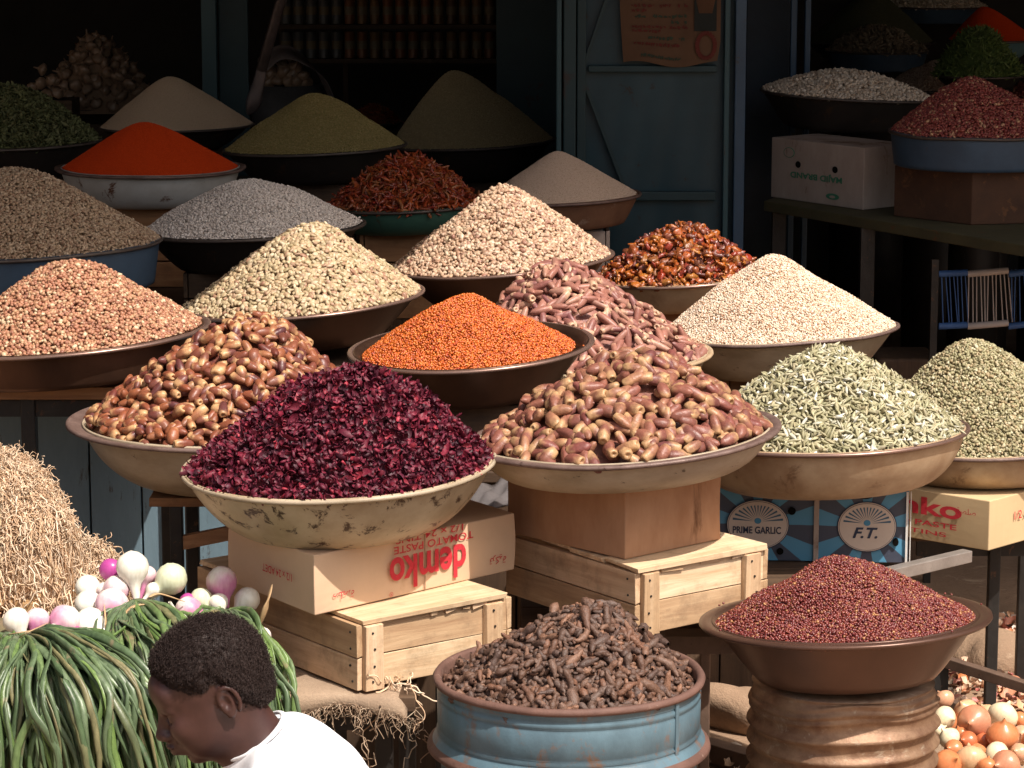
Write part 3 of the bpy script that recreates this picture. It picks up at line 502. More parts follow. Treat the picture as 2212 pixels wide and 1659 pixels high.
tb = [bm.verts.new((x, 9.7, AW+.012)) for x, y in edge]; bb = [bm.verts.new((x, 9.7, AW)) for x, y in edge]
for i in range(len(edge)-1):
    bm.faces.new((top[i], top[i+1], tb[i+1], tb[i])); bm.faces.new((bot[i], bb[i], bb[i+1], bot[i+1])); bm.faces.new((top[i], bot[i], bot[i+1], top[i+1]))
    bm.faces.new((tb[i], tb[i+1], bb[i+1], bb[i]))
for a, b, c, d in ((top[0], tb[0], bb[0], bot[0]), (top[-1], bot[-1], bb[-1], tb[-1])): bm.faces.new((a, b, c, d))
aw = bmobj('awning', bm, plain('brown_awning_cloth', (.12, .10, .08), .9)); tag(aw, 'brown cloth awning shading the rear rows of basins', 'awning')
stall = empty('market_shop', (0, 9.3, 0)); tag(stall, 'dark open fronted shop of painted steel behind the rows of basins', 'shop')
def wall(name, x0, x1, y0, y1, z0, z1, mat, par=stall, bevel=0):
    bm = bmesh.new(); addbox(bm, ((x0+x1)/2, (y0+y1)/2-9.3, (z0+z1)/2), (x1-x0, y1-y0, z1-z0)); return bmobj(name, bm, mat, par, bevel=bevel)
wall('roof', -7, 7, 9.21, 16.3, AW+.03, AW+.13, M_DWALL); wall('back_wall', -6.8, 6.8, 16.0, 16.2, 0, AW, M_DWALL)
wall('side_wall', -7, -6.85, 9.3, 16.2, 0, AW, M_DWALL); wall('side_wall', 6.85, 7, 9.3, 16.2, 0, AW, M_DWALL)
wall('partition_wall', .30, .36, 9.75, 16.0, 0, AW, M_DWALL)
X = lambda px, Y: (px-1106)/F*(Y*CT+.9*ST)      # picture x -> world x at distance Y near table height
# steel front: posts and leaves
def post(px0, px1, Y, mat, name='post', par=stall, d=.05, z0=0, z1=AW): return wall(name, X(px0, Y), X(px1, Y), Y-d/2, Y+d/2, z0, z1, mat, par, bevel=.004)
post(440, 472, 10.95, M_TEAL); post(476, 540, 11.0, M_TEALD, d=.03)
post(1072, 1203, 10.9, M_TEALD, 'wall_panel', d=.02)
post(1201, 1212, 9.36, M_TEAL, d=.05); post(1216, 1243, 9.36, M_TEALD, d=.045)
post(1608, 1704, 10.45, surf('navy_panel', (.007, .018, .032), (.004, .011, .02), rough=.6), 'wall_panel', d=.02); post(1703, 1717, 10.3, M_BLUEP, d=.03); post(1733, 1746, 10.28, M_BLUEP, d=.04)
dY = 9.40; x0, x1 = X(1247, dY), X(1606, dY)
door = empty('steel_door', (x0, dY, 0)); tag(door, 'teal steel door with welded frame and a torn poster near its top', 'door'); Wd = x1-x0
def dbox(name, c, s, mat, rot=None, bevel=.003):
    bm = bmesh.new(); addbox(bm, c, s, rot); return bmobj(name, bm, mat, door, bevel=bevel)
sheet = []
bm = bmesh.new(); nx, nz = 30, 60
vs = [[bm.verts.new((Wd*i/nx, .012+.0022*math.sin(i*.45+j*.21)*math.sin(j*.23)+.0008*math.sin(i*1.3-j*.5), .05+3.0*j/nz)) for j in range(nz+1)] for i in range(nx+1)]
for i in range(nx):
    for j in range(nz): bm.faces.new((vs[i][j], vs[i+1][j], vs[i+1][j+1], vs[i][j+1]))
bmobj('door_sheet', bm, surf('door_teal', (.010, .043, .060), (.006, .026, .036), (.016, .012, .01), scale=3, rough=.45, spot_cut=.61, bmp=.15, bscale=12, sscale=14), door, smooth=True)
zz = lambda py: U(1400, py, dY).z
dbox('rail', (Wd/2-.03, -.012, zz(148)), (Wd-.13, .03, .022), M_TEALD); dbox('rail', (Wd/2-.03, -.012, zz(422)), (Wd-.13, .03, .03), M_TEALD)
dbox('stile', (.012, -.014, 1.6), (.03, .03, 3.1), M_TEALD); dbox('stile', (Wd-.062, -.014, 1.6), (.018, .03, 3.1), M_TEAL)
dbox('edge_post', (Wd-.018, -.02, 1.6), (.036, .045, 3.1), M_BLUEP)
for a, b in (((1256, 160), (1352, 412)), ((1262, 140), (1330, -60))):
    A = U(*a, dY); Bq = U(*b, dY); bm = bmesh.new(); addbar(bm, (A.x-x0, -.008, A.z), (Bq.x-x0, -.008, Bq.z), .03, .012); bmobj('brace', bm, M_TEALD, door)
# poster (a flat sheet of curling paper)
pY = dY-.03; pa = U(1338, -40, pY); pb = U(1555, 138, pY); pw, ph = pb.x-pa.x, pa.z-pb.z
m_p, nt, bs = newmat('old_poster'); co = coords(nt); nz_ = noise(nt, 6, 5, .6, co); r = ramp(nt, [(.35, (.075, .036, .017)), (.65, (.10, .052, .026))]); L(nt, nz_.outputs[0], r.inputs[0]); L(nt, r.outputs[0], bs.inputs['Base Color']); bs.inputs['Roughness'].default_value = .85
poster = empty('poster', (pa.x, pY, pb.z)); tag(poster, 'torn tan poster with red and green lines of writing on the steel door', 'poster')
bm = bmesh.new(); nx, nz = 26, 20
def pwarp(u, v):
    return (u*pw+(.045*pw*(1-v)**1.5 if u < .5 else -.03*pw*max(0, .25-v)*4)*abs(.5-u)*2, -.012*abs(math.sin(u*5))*(1-v)-.004, v*ph+(.02*math.sin(u*7+.6)*(1-v)**3*ph*2))
pv = [[bm.verts.new(pwarp(i/nx, j/nz)) for j in range(nz+1)] for i in range(nx+1)]
for i in range(nx):
    for j in range(nz): bm.faces.new((pv[i][j], pv[i+1][j], pv[i+1][j+1], pv[i][j+1]))
bmobj('paper', bm, m_p, poster, smooth=True)
rr = random.Random(4)
def scribble(u0, u1, v, mat, amp=.006):
    bm = bmesh.new(); u = u0
    while u < u1:
        w = rr.uniform(.018, .06)
        if rr.random() < .86:
            for q in range(max(1, int(w/.011))):
                x, y, z = pwarp(u+q*.011, v+rr.uniform(-.008, .008)); addbox(bm, (x, y-.0035, z), (pw*.011, .001, rr.choice((.004, .007, .011))*1.0))
        u += w+.006
    bmobj('lettering', bm, mat, poster)
mr = plain('poster_red', (.11, .018, .012), .8); mg = plain('poster_green', (.03, .05, .032), .8)
for v, u0, u1, m_ in ((.97, .12, .68, mr), (.90, .12, .52, mr), (.80, .12, .66, mg), (.71, .12, .66, mr), (.65, .12, .25, mr), (.58, .12, .66, mg), (.51, .52, .66, mg), (.45, .12, .66, mr), (.40, .12, .45, mr), (.32, .28, .66, mg), (.24, .13, .6, mr), (.09, .2, .6, mg)): scribble(u0, u1, v, m_)
bm = bmesh.new(); x, y, z = pwarp(.85, .68); addbox(bm, (x, y-.004, z), (pw*.22, .002, ph*.56)); bmobj('picture_panel', bm, plain('poster_dark', (.012, .016, .014), .8), poster)
bm = bmesh.new(); x, y, z = pwarp(.85, .80); bmesh.ops.create_cone(bm, cap_ends=True, segments=16, radius1=.022, radius2=.045, depth=.10, matrix=Matrix.Translation((x, y-.007, z))@Matrix.Diagonal((1, .04, 1, 1))); bmobj('cup_picture', bm, plain('poster_orange', (.08, .035, .014), .8), poster)
bm = bmesh.new(); x, y, z = pwarp(.86, .22)
for i in range(20):
    a, b_ = i/20*6.283, (i+1)/20*6.283; addbar(bm, (x+.03*math.cos(a), y-.005, z+.042*math.sin(a)), (x+.03*math.cos(b_), y-.005, z+.042*math.sin(b_)), .003, .014)
bmobj('seal', bm, mr, poster)
# ---------------------------------------------------------------- counters and tables
def table(name, x0, x1, y0, y1, z, mat, legmat, label, cat='table', th=.03, legs=None, leg=.035, rails=True, zl=.0):
    t = empty(name, ((x0+x1)/2, y0, 0)); tag(t, label, cat); cx = (x0+x1)/2
    n = max(2, int((y1-y0)/.16)); w = (y1-y0)/n
    bm = bmesh.new()
    for i in range(n): addbox(bm, (0, w*(i+.5), z-th/2-random.uniform(0, .002)), (x1-x0, w-.004, th))
    bmobj('tabletop', bm, mat, t, bevel=.002)
    for lx, ly in legs or ((x0+.05, y0+.05), (x1-.05, y0+.05), (x0+.05, y1-.05), (x1-.05, y1-.05)):
        bm = bmesh.new(); addbox(bm, (lx-cx, ly-y0, (z-th)/2), (leg, leg, z-th-.001)); bmobj('leg', bm, legmat, t, bevel=.003)
    if rails:
        for ry in (.05, y1-y0-.05): bm = bmesh.new(); addbox(bm, (0, ry, z-th-.03), (x1-x0-.14, .02, .04)); bmobj('rail', bm, legmat, t)
    return t
def counter(name, x0, x1, y0, y1, z, mat, topmat, label, pl=.13):
    t = empty(name, ((x0+x1)/2, y0, 0)); tag(t, label, 'counter'); cx = (x0+x1)/2; n = max(2, int((x1-x0)/pl)); w = (x1-x0)/n
    bm = bmesh.new()
    for i in range(n): addbox(bm, (x0-cx+w*(i+.5), .01+random.uniform(0, .006), (z-.03)/2), (w-.005, .018, z-.03))
    bmobj('plank_front', bm, mat, t, bevel=.002)
    bm = bmesh.new(); addbox(bm, (0, (y1-y0)/2+.03, (z-.03)/2), (x1-x0-.01, y1-y0-.06, z-.034)); bmobj('body', bm, DWOOD[0], t)
    bm = bmesh.new(); addbox(bm, (0, (y1-y0)/2, z-.015), (x1-x0+.02, y1-y0+.02, .028)); bmobj('countertop', bm, topmat, t, bevel=.003)
base_z = lambda k: B[k]['p'].z-B[k]['depth']
BL = counter('plank_counter', -3.0, -.43, 7.12, 9.1, .985, M_PLANK, DWOOD[0], 'counter faced with pale blue vertical planks at the left')
counter('rear_counter', -3.0, .12, 9.35, 13.2, 1.10, DWOOD[2], DWOOD[0], 'dark wooden counter in the depth of the left stall')
BM = counter('wooden_counter', -.40, .42, 6.42, 9.2, .86, DWOOD[2], DWOOD[0], 'dark wooden counter under the orange seeds and buff beans')
counter('side_counter', .44, 1.0, 7.5, 9.0, .845, DWOOD[2], BWOOD[0], 'low dark counter under the whitish grain')
zp = base_z('pn'); table('iron_table', -1.78, -.78, 6.52, 7.09, zp, BWOOD[0], M_IRON, 'iron legged table under the pink bean pan at the left edge', legs=((X(52, 6.56), 6.57), (-.83, 6.57), (-1.7, 7.04), (-.83, 7.04)))
zt = base_z('dl'); q = B['dl']['p']; st = table('iron_stool', q.x-.16, q.x+.20, q.y-.17, q.y+.17, zt, BWOOD[0], M_IRON, 'iron stool carrying the left basin of dates', 'stool', th=.02, rails=False, legs=((X(372, q.y-.15), q.y-.15), (q.x+.18, q.y-.15), (X(372, q.y-.15), q.y+.15), (q.x+.18, q.y+.15)), leg=.028)
a, b_ = U(392, 1172, q.y-.15), U(560, 1138, q.y-.15); bm = bmesh.new(); addbar(bm, (a.x-q.x-.02, .02, a.z), (b_.x-q.x-.02, .02, b_.z), .02, .03); bmobj('stretcher', bm, BWOOD[0], st)
T1Z = .66
table('burlap_table', -2.0, -.19, 5.26, 5.98, T1Z-.012, DWOOD[0], M_IRON, 'low table covered in burlap at the front left', legs=((X(823, 5.4), 5.40), (-1.9, 5.32), (X(874, 5.75), 5.75), (-1.9, 5.9), (X(955, 5.9), 5.9)), leg=.036)
table('angle_iron_table', .02, .80, 5.72, 6.60, .665, DWOOD[0], M_IRONB, 'angle iron table under the front right crate and the garlic carton', legs=((X(1532, 5.78), 5.78), (.07, 5.95), (.07, 6.5), (.76, 6.5), (.76, 6.2)), leg=.022, th=.02)
zb = base_z('cr')-.13
table('low_bench', .98, 1.46, 6.98, 7.6, zb, DWOOD[0], M_IRON, 'low iron bench behind the garlic carton at the right', legs=((X(2168, 7.02), 7.02), (1.42, 7.02), (1.03, 7.5), (1.42, 7.5)), leg=.03, th=.02)
# long galvanised bar jutting out right of the garlic carton
bm = bmesh.new(); a, b_ = Z(1870, 1252, .672), U(2090, 1192, 6.75); b_ = Z(2090, 1200, .672); addbar(bm, a, b_, .03, .028); br = bmobj('steel_bar', bm, M_GALV, bevel=.002); tag(br, 'grey steel bar jutting out right from beneath the garlic carton', 'bar')
# right stall table, yawed
def polytable(name, pts, z, th, mat, label, legs, legmat):
    C0 = pts[0]; t = empty(name, (C0[0], C0[1], 0)); tag(t, label, 'table'); bm = bmesh.new()
    lo = [bm.verts.new((p[0]-C0[0], p[1]-C0[1], z-th)) for p in pts]; hi = [bm.verts.new((p[0]-C0[0], p[1]-C0[1], z)) for p in pts]
    bm.faces.new(lo[::-1]); bm.faces.new(hi)
    for i in range(len(pts)): j = (i+1) % len(pts); bm.faces.new((lo[i], lo[j], hi[j], hi[i]))
    bmobj('tabletop', bm, mat, t, bevel=.003)
    for lx, ly in legs:
        bm = bmesh.new(); addbox(bm, (lx-C0[0], ly-C0[1], (z-th)/2), (.045, .045, z-th-.001)); bmobj('leg', bm, legmat, t)
RZ = 1.155; p0 = Z(1650, 434, RZ); p1 = Z(2300, 545, RZ); M_MOSS = surf('mossy_board', (.085, .075, .035), (.05, .045, .022), (.10, .05, .02), scale=6, rough=.8, spot_cut=.6)
dirv = (p1-p0).normalized(); nrm = Vector((-dirv.y, dirv.x, 0))
if nrm.y < 0: nrm = -nrm
q2 = p1+nrm*1.7; q3 = p0+nrm*1.1+Vector((0, .9, 0))
polytable('board_table', [p0[:2], p1[:2], (q2.x+.3, q2.y), (q3.x-.1, q3.y+.6)], RZ, .035, M_MOSS, 'rough board table carrying cartons and basins in the right stall', [(p0.x+.06, p0.y+.08), ((p0+dirv*.62).x, (p0+dirv*.62).y+.06), (p1.x-.05, p1.y+.1), (q2.x, q2.y)], M_IRON)
# ---------------------------------------------------------------- hidden supports between tables and pans
def crate_under(k, ztop, w, label, mat=None, name='support_crate', rot=0, dx=0, dy=0):
    b = B[k]; zb_ = base_z(k); h = zb_-ztop
    if h < .004: return
    t = empty(name, (b['p'].x+dx, b['p'].y+dy, ztop), (0, 0, rot)); tag(t, label, 'crate'); mats = mat or DWOOD
    n = max(1, round(h/.09)); bh = h/n
    for sx, sy, ax_ in ((0, -1, 0), (0, 1, 0), (-1, 0, 1), (1, 0, 1)):
        bm = bmesh.new()
        for i in range(n): addbox(bm, (sx*w/2, sy*w/2*.8, bh*(i+.5)), ((w-.018) if ax_ == 0 else .012, .012 if ax_ == 0 else w*.8+.01, bh-.005))
        bmobj('side_board', bm, mats[ax_], t, bevel=.0015)
    bm = bmesh.new(); addbox(bm, (0, 0, h-.006), (w-.03, w*.8-.03, .008)); bmobj('lid', bm, mats[0], t)
crate_under('or', .86, .30, 'dark wooden crate under the orange seed pan'); crate_under('pk', .86, .34, 'dark crate under the pinkish dates')
crate_under('be', .86, .34, 'dark wooden crate under the buff bean pan'); crate_under('fr', .845, .28, 'dark crate under the basin of dried fruit', BWOOD)
crate_under('se', .845, .3, 'flat dark crate under the whitish grain', BWOOD)
crate_under('gb', .985, .36, 'dark wooden crate under the pale grey beans'); crate_under('bb', .985, .5, 'dark crate under the blue tin of brown beans')
crate_under('cp', .985, .36, 'brown wooden crate under the chilli powder basin', BWOOD); crate_under('dc', .86 if B['dc']['p'].x > -.4 else .985, .26, 'pinkish wooden crate under the dried chillies', BWOOD, dx=.0)
crate_under('gp', .86, .30, 'wooden crate under the grey powder basin', [M_CARDW]*3)
for k, n_ in (('kh', 'khaki cumin pan'), ('ol', 'olive seed pan'), ('bp', 'pale beige powder'), ('lf', 'dried green leaves'), ('gc', 'garlic pan'), ('rd', 'small reddish pod pan')): crate_under(k, 1.10, .3 if k != 'rd' else .14, 'dark crate under the '+n_)
# a stepped rack behind the right stall table carries the rear tins
for k, n_ in (('pb', 'small pinkish beans'), ('hb', 'green herb'), ('rp', 'red powder'), ('gr', 'dried roots'), ('dg', 'dark green heap'), ('tg', 'pale nuts'), ('re', 'dark red pods')):
    b = B[k]; zb_ = base_z(k); t = empty('barrel_stand', (b['p'].x, b['p'].y, 0)); tag(t, 'dark stand under the '+n_+' in the right stall', 'stand')
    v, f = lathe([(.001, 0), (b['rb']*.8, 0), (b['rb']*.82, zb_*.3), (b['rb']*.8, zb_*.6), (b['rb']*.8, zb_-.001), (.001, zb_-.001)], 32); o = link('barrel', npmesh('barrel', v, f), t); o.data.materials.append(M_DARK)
# ---------------------------------------------------------------- boxes
def frame_from(C, Lp, Rp):
    C, Lp, Rp = Vector(C), Vector(Lp), Vector(Rp); u = Rp-C; v = Lp-C; lu, lv = u.length, v.length; ang = math.atan2(u.y, u.x); return C, ang, lu, lv, math.atan2(v.y, v.x)-ang
def text(par, s, origin, r, w, n, cx, cy, width, height, mat, flip=False, bold=0, font=None, shear=0):
    cu = bpy.data.curves.new('lettering', 'FONT'); cu.body = s; cu.align_x = 'CENTER'; cu.align_y = 'CENTER'; cu.size = 1; cu.extrude = .0; cu.offset = bold; cu.shear = shear; cu.resolution_u = 4
    o = link('lettering', cu, par); cu.materials.append(mat); bpy.context.view_layer.update()
    me = bpy.data.meshes.new_from_object(o); bpy.data.objects.remove(o); o = link('lettering', me, par); bpy.context.view_layer.update(); dx, dy = o.dimensions.x, o.dimensions.y
    sx, sy = width/max(dx, 1e-4), height/max(dy, 1e-4); r, w, n = Vector(r), Vector(w), Vector(n); f = -1 if flip else 1
    m = Matrix((r*f*sx, w*f*sy, n)).transposed().to_4x4(); m.translation = Vector(origin)+r*cx+w*cy+n*.0012; o.matrix_local = m
    # centre on the inked box
    bb_ = [Vector(c) for c in o.bound_box]; cc = sum(bb_, Vector())/8; m.translation -= (m.to_3x3() @ Vector((cc.x, cc.y, 0))); o.matrix_local = m
    return o
def carton(name, C, ang, lu, lv, h, z0, mat, label, phi=math.pi/2, sag=.004, seed=0, cat='carton'):
    t = empty(name, (C.x, C.y, z0), (0, 0, ang)); tag(t, label, cat); r = np.random.default_rng(seed)
    bm = bmesh.new(); nx, ny, nz = 10, 8, 6; V = {}; vx = (math.cos(phi), math.sin(phi))
    def P(i, j, k):
        key = (i, j, k)
        if key not in V:
            a, b, c = i/nx, j/ny, k/nz; off = sag*math.sin(a*math.pi)*math.sin(c*3.1+.3)
            x = a*lu+b*lv*vx[0]; y = b*lv*vx[1]; z = c*h
            if j == 0: y -= sag*math.sin(a*7+seed)*math.sin(c*math.pi)
            if i in (0, nx): x += sag*math.sin(b*6+seed)*math.sin(c*math.pi)*(1 if i else -1)
            if k == nz: z -= sag*1.5*abs(math.sin(a*5+b*4+seed))*math.sin(a*math.pi)*math.sin(b*math.pi)
            V[key] = bm.verts.new((x, y, z))
        return V[key]
    for i in range(nx):
        for k in range(nz): bm.faces.new((P(i, 0, k), P(i+1, 0, k), P(i+1, 0, k+1), P(i, 0, k+1))); bm.faces.new((P(i, ny, k), P(i, ny, k+1), P(i+1, ny, k+1), P(i+1, ny, k)))
    for j in range(ny):
        for k in range(nz): bm.faces.new((P(0, j, k), P(0, j, k+1), P(0, j+1, k+1), P(0, j+1, k))); bm.faces.new((P(nx, j, k), P(nx, j+1, k), P(nx, j+1, k+1), P(nx, j, k+1)))
    for i in range(nx):
        for j in range(ny): bm.faces.new((P(i, j, nz), P(i+1, j, nz), P(i+1, j+1, nz), P(i, j+1, nz))); bm.faces.new((P(i, j, 0), P(i, j+1, 0), P(i+1, j+1, 0), P(i+1, j, 0)))
    bmobj('carton_body', bm, mat, t, bevel=.0025); return t
def pine_crate(C, ang, lu, lv, h, z0, label, seed, palelow=True, pale_top=False, group=None):
    t = empty('wooden_crate', (C.x, C.y, z0), (0, 0, ang)); tag(t, label, 'crate'); rr = random.Random(seed); th = .012
    def part(name, c, s, mat, jit=.0016): bm = bmesh.new(); addbox(bm, c, s, None, jit); return bmobj(name, bm, mat, t, bevel=.0012)
    hb = h-.012; hh = hb/2
    for k in (0, 1):      # face towards u (front right)
        part('side_board', (lu/2, .014, hh*(k+.5)), (lu-.012, th, hh-.003), (PALE if (k == 0) == palelow else PINE)[0])
        part('side_board', (.006, lv/2, hh*(k+.5)), (th, lv-.008, hh-.003), PINE[1]); part('side_board', (lu-.006, lv/2, hh*(k+.5)), (th, lv-.01, hh-.003), PINE[1])
        part('side_board', (lu/2, lv-.006, hh*(k+.5)), (lu-.03, th, hh-.003), PINE[0])
    for x in (.034, lu-.05): part('corner_batten', (x, .000, hb/2-.002), (.042, .014, hb-.002), PINE[2])
    # lid: boards along u with broken front edge, and splinters below
    n = 4; w = lv/n
    for i in range(n): part('lid_board', (lu/2-.004, w*(i+.5)+(-.004 if i == 0 else 0), h-.006), (lu-.016+rr.uniform(-.012, .006), w-.003, .009), PALE[0], .003)
    for i in (rr.sample(range(7), 4)):
        bm = bmesh.new(); addbox(bm, (lu*(.17+.1*i+rr.uniform(-.03, .03)), .0045, h-.0145-rr.uniform(0, .002)), (rr.uniform(.015, .06), .005, rr.uniform(.003, .011)), Matrix.Rotation(rr.uniform(-.25, .25), 3, 'Y'), .0015); bmobj('splinter', bm, PINE[0], t)
    for x, zq in [(x, zq) for x in (.034, lu-.05, None) for zq in (.13, .36, .62, .87)]:
        bm = bmesh.new(); m = Matrix.Translation((x+rr.uniform(-.009, .009), -.0075, hb*zq))@Matrix.Rotation(math.pi/2, 4, 'X') if x else Matrix.Translation((-.0008, .02+rr.uniform(0, .01), hb*zq))@Matrix.Rotation(math.pi/2, 4, 'Y')
        bmesh.ops.create_cone(bm, cap_ends=True, segments=8, radius1=.0024, radius2=.0024, depth=.003, matrix=m); bmobj('nail', bm, M_IRON, t)
    return t
# crate and carton under the hibiscus
C, ang, lu, lv, ph_ = frame_from(Z(775, 1495, T1Z), Z(442, 1350, T1Z), Z(1108, 1427, T1Z))
c1 = pine_crate(C, ang, lu, lv, .145, T1Z, 'pale pine crate on the burlap table, under the tomato paste carton', 1)
z1 = T1Z+.146; hcar = base_z('hib')-z1-.001
C, ang, lu, lv, ph_ = frame_from(Z(680, 1330, z1), Z(500, 1257, z1), Z(1111, 1230, z1)); lv = .34
HT = hcar
car = carton('tomato_carton', C, ang, lu, lv, HT, z1, M_CARD, 'tan carton with upside down red lettering under the hibiscus basin', ph_, .0035, 2)
u_, w_, n_ = (1, 0, 0), (0, 0, 1), (0, -1, 0)
text(car, 'demko', (0, -.004, 0), u_, w_, n_, lu*.545, HT*.40, lu*.385, HT*.58, M_RED, True, .028)
text(car, 'TOMATO PASTE', (0, -.004, 0), u_, w_, n_, lu*.575, HT*.80, lu*.40, HT*.13, M_RED, True, .012)
text(car, '1/2 x 24 TINS', (0, -.003, 0), u_, w_, n_, lu*.555, HT*.96, lu*.34, HT*.12, M_RED, True, .006)
text(car, '\u00ae', (0, -.003, 0), u_, w_, n_, lu*.362, HT*.07, .010, .010, M_RED, True)
text(car, '\uFE94\uFEF4\uFEDB\uFEAE\uFE97', (0, -.004, 0), u_, w_, n_, lu*.905, HT*.26, lu*.085, HT*.17, M_RED, True)
text(car, '\uFE94\uFEBC\uFEE0\uFEBB', (0, -.004, 0), u_, w_, n_, lu*.13, HT*.25, lu*.10, HT*.13, M_RED, True)
rL = Vector((-math.cos(ph_), -math.sin(ph_), 0)); nL = Vector((-math.sin(ph_), math.cos(ph_), 0))
if nL.x > 0: nL = -nL
oL = Vector((math.cos(ph_)*lv, math.sin(ph_)*lv, 0))+nL*.004
text(car, '1/2 x 24 ADET', oL, rL, w_, nL, lv*.60, HT*.50, lv*.34, HT*.13, M_RED, True, .006)
bm = bmesh.new(); addbox(bm, (lu*.53, -.0038, HT*.5), (.0022, .001, HT*.96)); bmobj('seam', bm, plain('seam_brown', (.34, .2, .12), .9), car)
# crate and plain box under the front right dates
Z2 = .714
C, ang, lu, lv, ph_ = frame_from(Z(1375, 1377, Z2), Z(1055, 1289, Z2), Z(1660, 1319, Z2))
c2 = pine_crate(C, ang, lu, lv, .146, Z2, 'pine crate with cracked pale boards under the plain brown box', 2, False)
for q_ in ((.08, .06), (.3, .06), (.08, .3), (.3, .3)): bm = bmesh.new(); addbox(bm, (q_[0], q_[1], (Z2+.665)/2-Z2), (.05, .05, Z2-.665-.001)); bmobj('foot', bm, DWOOD[0], c2)
Z3 = Z2+.147; hb_ = base_z('dr')-Z3-.001
C, ang, lu, lv, ph_ = frame_from(Z(1350, 1209, Z3), Z(1095, 1149, Z3), Z(1557, 1165, Z3))
bb2 = carton('plain_box', C, ang, lu, lv, hb_, Z3, M_CARDB, 'plain brown box without lettering under the front right dates', ph_, .002, 5, 'box')
# ---- blue garlic carton
z4 = .666; hg = base_z('cf')-z4-.001; gR = U(1960, 1232, 6.29); gL = U(1530, 1218, 6.33); gR.z = gL.z = z4; ug = (gR-gL); lg = ug.length; ag = math.atan2(ug.y, ug.x)
m_g, nt, bs = newmat('blue_ray_print'); tc = N(nt, 'TexCoord'); sp = N(nt, 'SeparateXYZ'); L(nt, tc.outputs['Object'], sp.inputs[0])
def mth(op, a, b=None):
    m = N(nt, 'Math', operation=op)
    for i, x in enumerate((a, b)):
        if x is None: continue
        if hasattr(x, 'is_linked'): L(nt, x, m.inputs[i])
        else: m.inputs[i].default_value = x
    return m.outputs[0]
seamx = lg*(1762-1530)/(1960-1530); e1x = lg*(1636-1530)/430; e2x = lg*(1871-1530)/430
gt = mth('GREATER_THAN', sp.outputs[0], seamx); cxn = mth('ADD', mth('MULTIPLY', gt, e2x-e1x), e1x)
an = mth('ARCTAN2', mth('SUBTRACT', sp.outputs[2], hg*.5), mth('SUBTRACT', sp.outputs[0], cxn)); sn = mth('SINE', mth('MULTIPLY', an, 9.0))
nzz = noise(nt, 25, 4, .6, tc.outputs['Object']); sn2 = mth('ADD', sn, mth('MULTIPLY', mth('SUBTRACT', nzz.outputs[0], .5), .25))
rg = ramp(nt, [(.5, (.055, .065, .095)), (.53, (.085, .27, .42))]); L(nt, mth('MULTIPLY', mth('ADD', sn2, 1), .5), rg.inputs[0]); L(nt, rg.outputs[0], bs.inputs['Base Color']); bs.inputs['Roughness'].default_value = .45
gc = carton('garlic_carton', gL, ag, lg, .30, hg, z4, m_g, 'blue rayed garlic carton with pale ovals under the green pods', math.pi/2, .003, 3)
M_CREAM = surf('cream_print', (.62, .52, .44), (.52, .43, .36), scale=8, rough=.6, bmp=.03)
def disc(par, name, cx, cz, rx, rz, mat, y, th=.0006, x_=None):
    bm = bmesh.new(); bmesh.ops.create_cone(bm, cap_ends=True, segments=40, radius1=1, radius2=1, depth=1, matrix=Matrix.Translation((cx, y, cz))@Matrix.Diagonal((rx, th, rz, 1))@Matrix.Rotation(math.pi/2, 4, 'X')); return bmobj(name, bm, mat, par)
for ex, rx in ((e1x, .073), (e2x, .069)):
    ez = hg*.50; disc(gc, 'oval_border', ex, ez, rx, .060, M_NAVY, -.0048); disc(gc, 'oval_ring', ex, ez, rx-.002, .058, M_CREAM, -.0054); disc(gc, 'oval_border', ex, ez, rx-.004, .056, M_NAVY, -.0060); disc(gc, 'oval', ex, ez, rx-.005, .055, M_CREAM, -.0066)
    bm = bmesh.new()
    for i in range(15):
        a = math.pi*(i+.5)/15; r0, r1 = .010, .97/math.sqrt((math.cos(a)/(rx-.012))**2+(math.sin(a)/.040)**2)
        w_a = .045
        p = [(r0*math.cos(a), r0*math.sin(a))]+[(r1*math.cos(a+s), r1*math.sin(a+s)) for s in (-w_a, w_a)]
        vv = [bm.verts.new((ex+x, -.0075, ez+.008+z)) for x, z in p]; bm.faces.new(vv)
    bmobj('sun_rays', bm, plain('ray_blue', (.06, .13, .2), .7), gc)
    disc(gc, 'sun', ex, ez+.010, .008, .007, plain('sun_blue', (.07, .25, .4), .7), -.0078)
text(gc, 'PRIME GARLIC', (0, -.0068, 0), u_, w_, n_, e1x-.002, hg*.50-.012, .112, .017, M_NAVY, False, .02)
text(gc, 'F.T.', (0, -.0068, 0), u_, w_, n_, e2x-.004, hg*.5-.014, .058, .026, M_NAVY, False, .03, shear=.3)
for px_, fz, rx, rz in ((1709, .70, .009, .009), (1685, .14, .008, .008), (1933, .30, .007, .010), (1864, .93, .02, .008)): disc(gc, 'vent_hole_shade', lg*(px_-1530)/430, hg*fz, rx, rz, M_BLACK, -.0062, .002)  # flat black discs on the face instead of cut holes
bm = bmesh.new(); addbox(bm, (seamx, -.006, hg*.5-.005), (.012, .004, hg*1.0)); bmobj('edge_strip', bm, M_CARDW, gc, bevel=.001)
bm = bmesh.new(); addbox(bm, (lg-.004, -.0055, hg*.5), (.005, .003, hg*.98)); addbox(bm, (lg+.0045, -.001, hg*.5), (.002, .006, hg*.98)); bmobj('torn_edge', bm, plain('torn_white', (.75, .72, .68), .8), gc)
